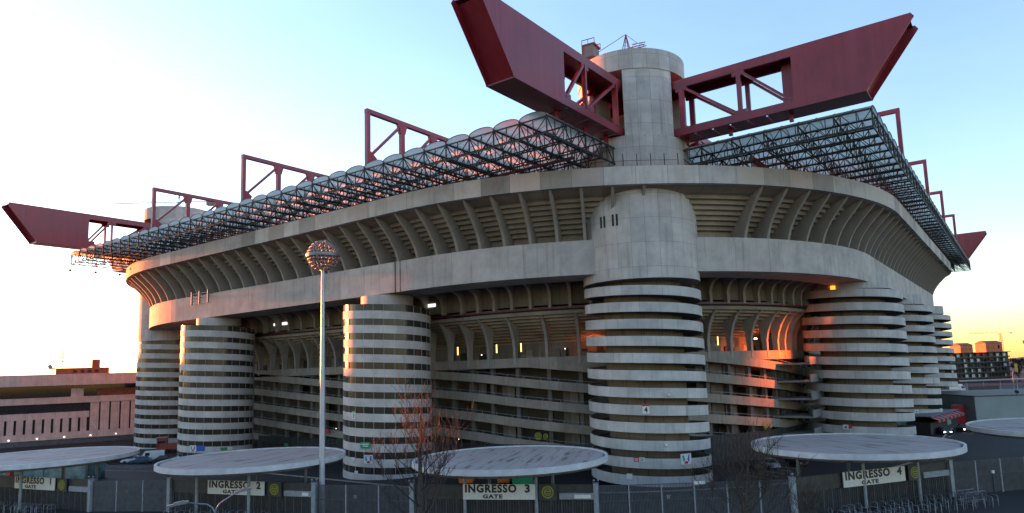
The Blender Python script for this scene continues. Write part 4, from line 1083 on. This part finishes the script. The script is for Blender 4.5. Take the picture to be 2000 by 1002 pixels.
# things behind gate 3 and gate 1
for (x, y, w_, lb) in ((-107.6,-47.6,2.6,'large orange bin behind the left end of the gate 3 sign'),(-104.9,-52.6,2.3,'large orange bin behind the middle of the gate 3 sign')):
    t = thing('skip_bin', lb, 'bin', (x,y,-G), -1.0, 'orange bins behind gate 3')
    mb = MB(); mb.prism([(-w_/2+.3,.3),(w_/2-.3,.3),(w_/2,2.4),(-w_/2,2.4)], (0,0,0), (1,0,0), (0,0,1), (0,1,0), 1.8); mb.build('tub', M['orange'], t, local=True)
    mb = MB(); mb.box(-w_/2-.1,w_/2+.1,-1.0,1.0,2.4,2.6); mb.build('lid', M['orange'], t, local=True)
    for xx in (-w_/2+.4, w_/2-.4):
        mb = MB(); mb.box(xx-.12,xx+.12,-.8,.8,0,.3); mb.build('skid', M['black'], t, local=True)
t = thing('market_tent', 'small tent with green side and white top behind gate 3', 'tent', (-103.9,-55.4,-G), -1.0)
mb = MB(); mb.box(-1.5,1.5,-1.4,1.4,0,2.0); mb.build('side_cloth', M['green'], t, local=True)
mb = MB(); mb.v += [(-1.7,-1.6,2.0),(1.7,-1.6,2.0),(1.7,1.6,2.0),(-1.7,1.6,2.0),(-.2,0,3.1),(.2,0,3.1)]; [mb.face(f) for f in ([0,1,5,4],[1,2,5],[2,3,4,5],[3,0,4],[3,2,1,0])]; mb.build('top_cloth', M['white'], t, local=True)
tp = plain('green grey tarpaulin', (.10,.17,.17), .45, 0, .45, .7, bump=.6)
t = thing('tarpaulin_stall', 'long stall wrapped in green grey tarpaulin under canopy 1', 'stall', (-135.5,30.0,-G), -1.13)
mb = MB(); rt = random.Random(8); nx_ = 26
for i in range(nx_+1):
    x = -11+22*i/nx_
    for (y, z) in ((-2+rt.uniform(-.12,.12),0),(-2+rt.uniform(-.2,.2),1.3),(-1.9+rt.uniform(-.15,.15),2.7+rt.uniform(-.1,.1)),(0,3.2+rt.uniform(-.12,.12)),(2,2.7),(2,0)): mb.v.append((x,y,z))
for i in range(nx_):
    for k in range(5): mb.face([i*6+k, (i+1)*6+k, (i+1)*6+k+1, i*6+k+1])
mb.face([0,1,2,3,4,5]); mb.face([nx_*6+k for k in range(6)][::-1]); mb.build('tarpaulin', tp, t, local=True, smooth=50)
mb = MB()
for i in range(6): mb.bar((-11+4.4*i,-2.25,0), (-11+4.4*i,-2.25,2.8), .09)
mb.build('pole', M['rust'], t, local=True)
t = thing('drinks_cooler', 'bright red box standing before the tarpaulin stall at gate 1', 'cooler', (-140.2,31.5,-G), -1.1)
mb = MB(); mb.box(-.45,.45,-.4,.4,.1,2.2); mb.build('body', M['redsign'], t, local=True); mb = MB(); mb.box(-.5,.5,-.45,.45,0,.1); mb.box(-.5,.5,-.45,.45,2.2,2.3); mb.build('trim', M['white'], t, local=True)
t = thing('sales_table', 'low table with yellow, red and white goods behind gate 1', 'table', (-142.2,31.0,-G), -1.2)
mb = MB(); mb.box(-2.6,2.6,-.6,.6,.8,.9); mb.build('tabletop', plain('yellow cloth',(.45,.36,.05),.7), t, local=True)
for xx in (-2.4,2.4):
    mb = MB(); mb.box(xx-.05,xx+.05,-.5,.5,0,.8); mb.build('leg', M['greypaint'], t, local=True)
for i, mt in enumerate(('redsign','white','orange','redsign','white','green')):
    mb = MB(); mb.box(-.3,.3,-.3,.3,0,.35+.1*(i%3)); mb.box(-.32,.32,-.32,.32,.02,.08); o = mb.build('goods_box', M[mt], None, local=True); o.location = (-142.2+math.cos(-1.2)*(-2.2+i*.85), 31.0+math.sin(-1.2)*(-2.2+i*.85), .9); o.rotation_euler = (0,0,-1.2)
    tag(o, '%s box on the sales table behind gate 1, number %s from the left' % ({'redsign':'red','white':'white','orange':'orange','green':'green'}[mt], ('one','two','three','four','five','six')[i]), 'box', 'boxes on the sales table')

# ------------------------------------------------------------------ office building at the left
t = thing('office_building', 'low pinkish office building with slatted facade at the left', 'building', (-116.,116.4,-G), math.atan2(-.37,.93)); BW = 78
# local x along the facade (right), y back
def bb(name, mat, boxes, par=None):
    mb = MB()
    for b_ in boxes: mb.box(*b_)
    mb.hasuv = True
    return mb.build(name, mat, par or t, local=True)
bb('base_wall', M['clad'], [(-34,BW,0,34,1.5,3.4)]); bb('plinth', M['fence'], [(-34,BW,.4,33.6,0,1.5)])
bb('inner_wall', M['black'], [(-34,BW,1.0,33.5,3.4,13.3)])
bb('middle_band', M['clad'], [(-34,20.2,0,.99,7.4,9.2)]); bb('window_strip', M['winglass'], [(-33.8,20.2,.6,.98,9.2,11.7)])
bb('upper_band', M['clad'], [(-34,BW,-.2,33.9,11.7,13.5)])
mb = MB(); x = -33.5
while x < 19.2: mb.box(x, x+1.55, .1, .9, 3.42, 7.38); x += 2.15
x = 20.4
while x < BW-2: mb.box(x, x+2.2, .1, .9, 3.42, 11.68); x += 2.6
mb.hasuv = True; mb.build('facade_panel', M['clad'], t, local=True)
bb('terrace_wall', M['brick'], [(22,BW,3.2,31,13.5,15.6)]); bb('terrace_glazing', M['winglass'], [(-30,21.9,3.4,31,13.5,16.9),(21.9,BW,3.6,31,15.6,16.9)])
mb = MB(); mb.poly([(-34,4),(3.5,-3.2),(BW,-.6),(BW,34),(-34,34)], 16.9, 20.1); mb.build('roof_slab', M['clad'], t, local=True)
bb('roof_cabin', M['brick'], [(11,25,14,24,20.1,22.2)]); bb('chimney', M['brick'], [(20.3,22.5,15,18,22.2,24.8)])
bb('cabin_window', M['black'], [(15.5+i*1.9,16.5+i*1.9,13.95,13.99,20.7,21.5) for i in range(4)])
bb('terrace_cabinet', M['clad'], [(15.5,18.6,.4,2.6,13.5,15.9)])
mb = MB(); mb.bar((12.6,15,22.2), (12.6,15,27.2), .14)
for z in (24,25.4,26.3,27): mb.box(12.35,13.0,14.9,15.1,z,z+.45)
mb.build('antenna', M['galv'], t, local=True)
mb = MB(); mb.tube([(9.4,14.6,22.6),(9.7,14.4,22.7)], [.75,.75], 14); mb.box(9.9,10.9,14.8,15.2,21.8,22.3); mb.build('dish', M['galv'], t, local=True)
for i in range(6):
    mb = MB(); mb.box(-5+i*6.4,-4.65+i*6.4,-.25,.0,1.95,2.15); mb.build('wall_lamp', M['coollight'], t, local=True)
# low unseen hall added at the left to shade tree and mast
t2 = thing('shade_hall', 'low unseen hall added as a sun block left of the pinkish office building', 'building', (-176.,132.,-G), math.atan2(-.2,.98))
mb = MB(); mb.box(-60,12,0,24,0,13.2); mb.build('wall', M['clad'], t2, local=True); mb = MB(); mb.box(-60.4,12.4,-.4,24.4,13.2,13.7); mb.build('roof', M['greypaint'], t2, local=True)

# ------------------------------------------------------------------ cranes
def crane(label, loc, mast_h, jib, cjib, rz, mat, peak, drop=1.2, name='tower_crane', block=(1.2,.8,1.2)):
    t = thing(name, label, 'crane', loc, rz); s = drop
    mb = MB()
    for x in (-s/2, s/2):
        for y in (-s/2, s/2): mb.bar((x,y,0), (x,y,mast_h), s*.1, caps=False)
    z = 0
    while z < mast_h-s*.5:
        for (a, b_) in (((-s/2,-s/2),(s/2,-s/2)),((s/2,-s/2),(s/2,s/2)),((s/2,s/2),(-s/2,s/2)),((-s/2,s/2),(-s/2,-s/2))):
            mb.bar((a[0],a[1],z), (b_[0],b_[1],min(z+s,mast_h)), s*.06, caps=False)
        z += s
    mb.build('mast', mat, t, local=True)
    mb = MB()
    for y in (-s/3, s/3): mb.bar((-cjib,y,mast_h), (jib,y,mast_h), s*.12)
    mb.bar((s,0,mast_h+s*.7), (jib,0,mast_h+s*.5), s*.1)
    x = s; i = 0
    while x < jib-s:
        mb.bar((x,s/3*(1 if i%2 else -1),mast_h), (x+s*.5,0,mast_h+s*.6), s*.06, caps=False); mb.bar((x+s*.5,0,mast_h+s*.6), (x+s,s/3*(1 if i%2 else -1),mast_h), s*.06, caps=False); x += s; i += 1
    j = mb.build('jib', mat, t, local=True)
    if peak:
        mb = MB()
        for y in (-s/2, s/2):
            mb.bar((-s*.5,y,mast_h), (0,0,mast_h+peak), s*.12); mb.bar((s*.5,y,mast_h), (0,0,mast_h+peak), s*.12)
        for f in (.25,.5,.75): mb.bar((-s*.5*(1-f),-s/2*(1-f),mast_h+peak*f), (s*.5*(1-f),s/2*(1-f),mast_h+peak*f), s*.06)
        mb.bar((0,0,mast_h+peak), (jib*.6,0,mast_h+s*.6), .07); mb.bar((0,0,mast_h+peak), (-cjib*.95,0,mast_h+.3), .07)
        mb.build('peak', mat, t, local=True)
    mb = MB(); mb.box(-cjib-.3, -cjib+block[0], -block[1], block[1], min(mast_h-block[2], mast_h), max(mast_h-.1, mast_h-block[2])); mb.build('counterweight', M['clad'], t, local=True)
    if block[2] < 0:
        mb = MB(); z0, x0, x1 = mast_h+1.9, -cjib-.4, -cjib+block[0]+.3
        mb.box(x0, x1, -1.3, 1.3, z0+.02, z0+.28); mb.box(x0, x0+.25, -1.3, 1.3, mast_h+.6, z0)
        for y in (-1.25, 1.25):
            mb.bar((x0,y,z0+1.0), (x1,y,z0+1.0), .1)
            for x in (x0+.05, (x0+x1)/2, x1-.05): mb.bar((x,y,z0+.28), (x,y,z0+1.0), .08)
        mb.build('winch_platform', mat, t, local=True)
    return t
cr = plain('red crane paint', (.30,.045,.02), .5, 0, .2, 2.)
crane('small red maintenance crane on the front tower', (-93.3,-70.6,46.95), 3.3, 3.2, 6.8, math.atan2(-1,.12), cr, 2.6, .95, block=(1.6,1.2,-2.0))
crane('slender dark crane on the far left tower', (-92.2,70.5,46.95), 3.1, 17.5, 10.2, math.atan2(.80,-.60), M['rust'], 2.2, .75, block=(2.4,.7,1.2))
crane('pale construction crane above the distant apartment block', (700,-96,-G), 40.5, 34, 12, math.atan2(.81,-.585), M['rust'], 0, 2.2)

# unseen blocks added to hold the low sun off the towers and plaza
for (x0, x1, y0, h_, lb) in ((-121,-95,296,37.5,'tall unseen slab added as a sun block far behind the office building'),(-215,-140,300,33.,'lower unseen slab added as a sun block far behind the low hall'),(-139,-123,304,37.8,'narrow unseen slab added as a sun block between the two far slabs')):
    t = thing('sun_block_slab', lb, 'building', ((x0+x1)/2,y0,-G), 0)
    mb = MB(); mb.box(-(x1-x0)/2,(x1-x0)/2,-6,6,0,h_-.4); mb.build('wall', M['infill'], t, local=True); mb = MB(); mb.box(-(x1-x0)/2-.4,(x1-x0)/2+.4,-6.4,6.4,h_-.4,h_); mb.build('roof', M['greypaint'], t, local=True)
    for f in range(10):
        mb = MB(); mb.box(-(x1-x0)/2+1,(x1-x0)/2-1,-6.04,-6.01,2+f*3,3.5+f*3); mb.build('window_row', M['winglass'], t, local=True)

# ------------------------------------------------------------------ distance at the right
t = thing('exhibition_hall', 'plain grey hall with flat dark roof behind the right canopy', 'building', (11.6,-106.2,-G), math.atan2(-.84,.55))
mb = MB(); mb.box(0,60,0,30,0,6.75); mb.build('wall', plain('grey green wall panel', (.23,.27,.265), .7, 0, .08, .25), t, local=True)
mb = MB(); mb.box(-.15,60.2,-.15,30.2,6.75,6.95); mb.build('roof', M['slat'], t, local=True)
mb = MB(); mb.tube([(11.0,1.2,6.95),(11.0,1.2,7.5)], [.08,.08], 8); mb.tube([(10.8,1.0,7.6),(11.3,1.4,7.9)], [.5,.15], 12); mb.build('dish', M['galv'], t, local=True)
ap = thing('apartment_block', 'long grey brown apartment block with rows of balconies in the distance', 'building', (330,-70.5,-G), math.atan2(-.80,.60))
mb = MB(); mb.box(-20,46,0,14,0,18.6); mb.build('wall', plain('grey brown render', (.10,.085,.08), .85, 0, .2, .2), ap, local=True)
mb = MB(); mb.box(-20.6,46.6,-1.9,14.5,18.6,19.0); mb.build('roof', M['slat'], ap, local=True)
for f in range(5):
    mb = MB(); mb.box(-20,46,-1.6,-.02,2.2+f*3.3,2.45+f*3.3); mb.box(-20,46,-1.65,-1.6,2.3+f*3.3,3.0+f*3.3); mb.build('balcony', M['infill'], ap, local=True)
    rw = random.Random(40+f)
    for i in range(15):
        x = -19.2+i*4.35; sh = rw.random() < .45
        mb = MB(); mb.box(x, x+rw.choice((1.7,2.6)), -.06, -.021, 2.6+f*3.3, 4.9+f*3.3); mb.build('shutter' if sh else 'window', M['white' if sh else 'winglass'], ap, local=True)
        mb = MB(); mb.box(x-.5, x-.25, -1.55, -.02, 2.45+f*3.3, 5.5+f*3.3); mb.build('partition', M['infill'], ap, local=True)
och = plain('orange red render', (.42,.13,.06), .8, 0, .12, .2)
for i, (x, y, w_, h_) in enumerate(((520,-71,12,27.2),(545,-90,16,28.6))):
    t = thing('apartment_tower', 'red roofed tower house %s above the apartment block roof' % ('at the left' if i == 0 else 'at the right'), 'building', (x,y,-G), math.atan2(-.72,.69), 'red tower houses in the distance')
    mb = MB(); mb.box(-w_/2,w_/2,-6,6,0,h_-1); mb.build('wall', och, t, local=True)
    mb = MB(); mb.prism([(-6.6,h_-1),(6.6,h_-1),(0,h_+1.1)], (0,0,0), (0,1,0), (0,0,1), (1,0,0), w_+1); mb.build('roof', M['brick'], t, local=True)
    for q in range(3): mb = MB(); mb.box(-w_/2+1.6+q*(w_-4)/2.3, -w_/2+3.2+q*(w_-4)/2.3, -6.05,-6.01, h_-6, h_-3); mb.build('window', M['winglass'], t, local=True)
t = thing('long_apartment_house', 'long red brick house at the right edge behind the pale blocks', 'building', (560,-140,-G), math.atan2(-.8,.6))
mb = MB(); mb.box(-24,60,-7,7,0,26); mb.build('wall', M['infill'], t, local=True); mb = MB(); mb.box(-25,61,-8,8,26,29.3); mb.box(-6,0,-3,3,29.3,32); mb.build('upper_floor', och, t, local=True)
for i in range(16): mb = MB(); mb.box(-22+i*5,-20.4+i*5,-8.05,-8.01,26.8,28.6); mb.build('window', M['winglass'], t, local=True)
t = thing('pale_apartment_block', 'pale blue grey block between the apartment block and the right edge', 'building', (420,-136,-G), math.atan2(-.82,.57))
mb = MB(); mb.box(-14,60,0,12,0,17.6); mb.build('wall', plain('pale blue grey render', (.30,.33,.37), .8, 0, .12, .2), t, local=True); mb = MB(); mb.box(-14.5,60.5,-.5,12.5,17.6,18); mb.build('roof', M['greypaint'], t, local=True)
for i in range(18): mb = MB(); mb.box(-12.5+i*4,-11.2+i*4,-.05,-.01,13.5,15.6); mb.build('window', M['winglass'], t, local=True)
# roadside shelter roof and lorry
t = thing('bus_shelter', 'long shelter with thin pale flat roof before the apartment block', 'shelter', (205,-92.5,-G), math.atan2(-.78,.62))
mb = MB(); mb.box(-2,44,-2.2,2.2,4.6,5.1); mb.build('roof', M['galv'], t, local=True)
for i in range(6):
    mb = MB(); mb.box(i*8.4-.12,i*8.4+.12,-.12,.12,0,4.6); mb.build('post', M['greypaint'], t, local=True)
t = thing('dark_sign_board', 'dark board with letters INGRESSO before the distant shelter', 'sign', (186,-100.0,-G), math.atan2(-.80,.60))
mb = MB(); mb.box(-7,7,-.1,.1,.9,2.9); mb.build('board', M['slat'], t, local=True); add_text(t, 'INGRESSO', 1.9, 0, -.12, 1.9, M['rust'], .02, 1.15)
for xx in (-6,6):
    mb = MB(); mb.box(xx-.1,xx+.1,.11,.3,0,2.9); mb.build('post', M['greypaint'], t, local=True)
t = thing('white_lorry', 'white box lorry by the distant shelter', 'lorry', (197,-89.5,-G), 3.9)
mb = MB(); mb.box(-4.5,1.2,-1.2,1.2,1.0,3.6); mb.build('box', M['white'], t, local=True); mb = MB(); mb.prism([(1.3,.6),(3.2,.6),(3.2,1.7),(2.8,2.8),(1.3,2.8)], (0,0,0), (1,0,0), (0,0,1), (0,1,0), 2.2); mb.build('cab', M['white'], t, local=True)
mb = MB(); mb.prism([(2.84,2.7),(3.22,1.75),(3.26,1.76),(2.88,2.72)], (0,0,0), (1,0,0), (0,0,1), (0,1,0), 1.9); mb.build('windscreen', M['winglass'], t, local=True)
for xx in (-3.2,2.2):
    mb = MB(); mb.box(xx-.45,xx+.45,-1.25,1.25,0,.95); mb.build('wheel', M['rubber'], t, local=True)
t = thing('sun_block_hall', 'long unseen hall added as a sun block behind the stadium', 'building', (190,45,-G), 0)  # added out of sight to keep low sun off the shelter
mb = MB(); mb.box(-75,85,0,30,0,14); mb.build('wall', M['infill'], t, local=True); mb = MB(); mb.box(-75.4,85.4,-.4,30.4,14,14.5); mb.build('roof', M['greypaint'], t, local=True)
mb = MB(); mb.box(-70,80,-.04,-.01,8,11); mb.build('window_row', M['winglass'], t, local=True)
# boundary wall beyond the car park
mb = MB(); mb.bar((120,-60,-G+1.1), (175,-135,-G+1.1), .4, 2.2); mb.build('boundary_wall', M['darkcon']); tag(bpy.data.objects['boundary_wall'], 'low dark wall along the far side of the car park', 'wall')
# evergreen trees in the distance: trunk and a crown of leaf sized faces
def leafy(label, x, y, H, W_, seed, group='dark trees in the distance', conical=False):
    rd = random.Random(seed); t = thing('leafy_tree', label, 'tree', (x,y,-G), 0, group)
    mb = MB(); mb.tube([(0,0,0),(0,0,H*.5),(rd.uniform(-.3,.3),0,H*.8)], [H*.025,H*.018,.05], 8); mb.build('trunk', M['bark'], t, local=True)
    mb = MB(); cl = [(rd.uniform(-.6,.6)*W_, rd.uniform(-.6,.6)*W_, H*(.3+.6*rd.random())) for _ in range(16)]
    for i in range(900):
        c = rd.choice(cl); q = Vector((rd.gauss(0,1),rd.gauss(0,1),rd.gauss(0,1))).normalized()*(rd.random()**.5)
        f = W_*.42*(1.15-.6*c[2]/H) if not conical else W_*.6*(1.1-c[2]/H)
        p = Vector((c[0]*(1-c[2]/H if conical else 1),c[1]*(1-c[2]/H if conical else 1),c[2]))+q*f
        if p.z < H*.12: continue
        s_ = H*.035*rd.uniform(.6,1.4); a = Vector((rd.uniform(-1,1),rd.uniform(-1,1),rd.uniform(-1,1))).normalized(); b_ = a.cross(Vector((rd.uniform(-1,1),rd.uniform(-1,1),1))).normalized(); n = len(mb.v)
        mb.v += [tuple(p+a*s_), tuple(p+b_*s_*.7), tuple(p-a*s_), tuple(p-b_*s_*.7)]; mb.face([n,n+1,n+2,n+3])
    mb.build('crown', M['leaf'], t, local=True); return t
leafy('tall dark cypress before the distant apartment block', 318,-75.5,19,2.6,1, 'dark trees before the apartment block', True)
for i, (x, y, H) in enumerate(((345,-112,15),(352,-119,17),(358,-126,14),(366,-131,16),(372,-139,15))):
    leafy('dark round tree right of the apartment block, %s in the row' % ('first','second','third','fourth','last')[i], x, y, H, 5.5, 10+i, 'dark trees right of the apartment block')
mb = MB(); mb.v = []; rh = random.Random(77); nn = 180
for i in range(nn+1):
    a = 2*PI*i/nn
    for r_, z in ((1500,-G-1),(1700,6+rh.uniform(-5,6)-G+4),(2100,-G-1)): mb.v.append((r_*math.cos(a), r_*math.sin(a), z))
for i in range(nn):
    for k in range(2): mb.face([i*3+k, i*3+k+1, (i+1)*3+k+1, (i+1)*3+k])
tag(mb.build('hills', M['leaf']), kind='structure')
# street sign pole with small yellow box at the right edge
t = thing('traffic_pole', 'curved grey pole with small yellow box at the right edge', 'pole', (196,-111.2,-G), 0)
mb = MB(); mb.tube([(0,0,0),(0,0,8),(.4,-.4,9.2),(1.4,-1.4,9.8)], [.12,.1,.08,.06], 8); mb.build('pole', M['greypaint'], t, local=True); mb = MB(); mb.box(1.0,2.2,-2.2,-1.0,8.8,12.5); mb.build('yellow_box', plain('yellow casing', (.45,.33,.08), .6), t, local=True)

# ------------------------------------------------------------------ light, sky, camera
EL, AZ = math.radians(3.6), math.radians(.9)      # sun just above the horizon, a hair to the left of +Y
sd = Vector((-math.sin(AZ)*math.cos(EL), math.cos(AZ)*math.cos(EL), math.sin(EL)))
sl = bpy.data.lights.new('sun', 'SUN'); sl.energy = 5.0; sl.angle = math.radians(.5); sl.color = (1., .19, .035)
so = bpy.data.objects.new('sun', sl); C.objects.link(so); so.rotation_euler = sd.to_track_quat('Z', 'Y').to_euler(); so.location = (0,0,200)
w = bpy.data.worlds.new('World'); scene.world = w; w.use_nodes = True; nt = w.node_tree; nt.nodes.clear()
sk = nt.nodes.new('ShaderNodeTexSky'); sk.sky_type = 'NISHITA'; sk.sun_disc = False; sk.sun_elevation = EL; sk.sun_rotation = -AZ
sk.air_density = 1.0; sk.dust_density = .35; sk.ozone_density = 2.4
bg = nt.nodes.new('ShaderNodeBackground'); bg.inputs[1].default_value = .15; wo = nt.nodes.new('ShaderNodeOutputWorld')
hs = nt.nodes.new('ShaderNodeHueSaturation'); hs.inputs['Saturation'].default_value = .97
tn = nt.nodes.new('ShaderNodeMix'); tn.data_type = 'RGBA'; tn.blend_type = 'MULTIPLY'; tn.inputs[0].default_value = 1.; tn.inputs[7].default_value = (1.14,.99,1.02,1)
nt.links.new(sk.outputs[0], hs.inputs['Color']); nt.links.new(hs.outputs[0], tn.inputs[6]); tcw = nt.nodes.new('ShaderNodeTexCoord'); mpw = nt.nodes.new('ShaderNodeMapping'); mpw.inputs['Scale'].default_value = (1.2,2.6,7.); mpw.inputs['Rotation'].default_value = (.25,.1,.5)
nw = nt.nodes.new('ShaderNodeTexNoise'); nw.inputs['Scale'].default_value = 1.6; nw.inputs['Detail'].default_value = 8; nw.inputs['Roughness'].default_value = .62
nt.links.new(tcw.outputs['Generated'], mpw.inputs[0]); nt.links.new(mpw.outputs[0], nw.inputs['Vector'])
cl = nt.nodes.new('ShaderNodeMix'); cl.data_type = 'RGBA'; cl.blend_type = 'ADD'; cl.inputs[7].default_value = (.30,.30,.33,1)      # faint cirrus
nt.links.new(math_(nt, 'MULTIPLY', ramp(nt, nw.outputs[0], .4, .9), .22), cl.inputs[0]); nt.links.new(tn.outputs[2], cl.inputs[6]); nt.links.new(cl.outputs[2], bg.inputs[0]); nt.links.new(bg.outputs[0], wo.inputs[0])
cam = bpy.data.cameras.new('camera'); co = bpy.data.objects.new('camera', cam); C.objects.link(co); scene.camera = co
yaw, pit, rol = .6184, .1229, -.0334
Fv = Vector((math.cos(yaw)*math.cos(pit), math.sin(yaw)*math.cos(pit), math.sin(pit))); Rv = Vector((math.sin(yaw), -math.cos(yaw), 0)); Uv = Rv.cross(Fv)
c_, s_ = math.cos(rol), math.sin(rol); R2, U2 = Rv*c_+Uv*s_, -Rv*s_+Uv*c_
co.matrix_world = Matrix(((R2.x,U2.x,-Fv.x,-186.952),(R2.y,U2.y,-Fv.y,-117.754),(R2.z,U2.z,-Fv.z,G),(0,0,0,1)))
cam.sensor_width = 36; cam.lens = 36*1336.41/2000; cam.shift_x = (1000-1044.28)/2000; cam.shift_y = (559.31-501)/2000*-1*-1
cam.clip_start = .5; cam.clip_end = 6000
vs = scene.view_settings; vs.view_transform = 'Standard'; vs.look = 'None'; vs.gamma = 1.; vs.exposure = 2.66
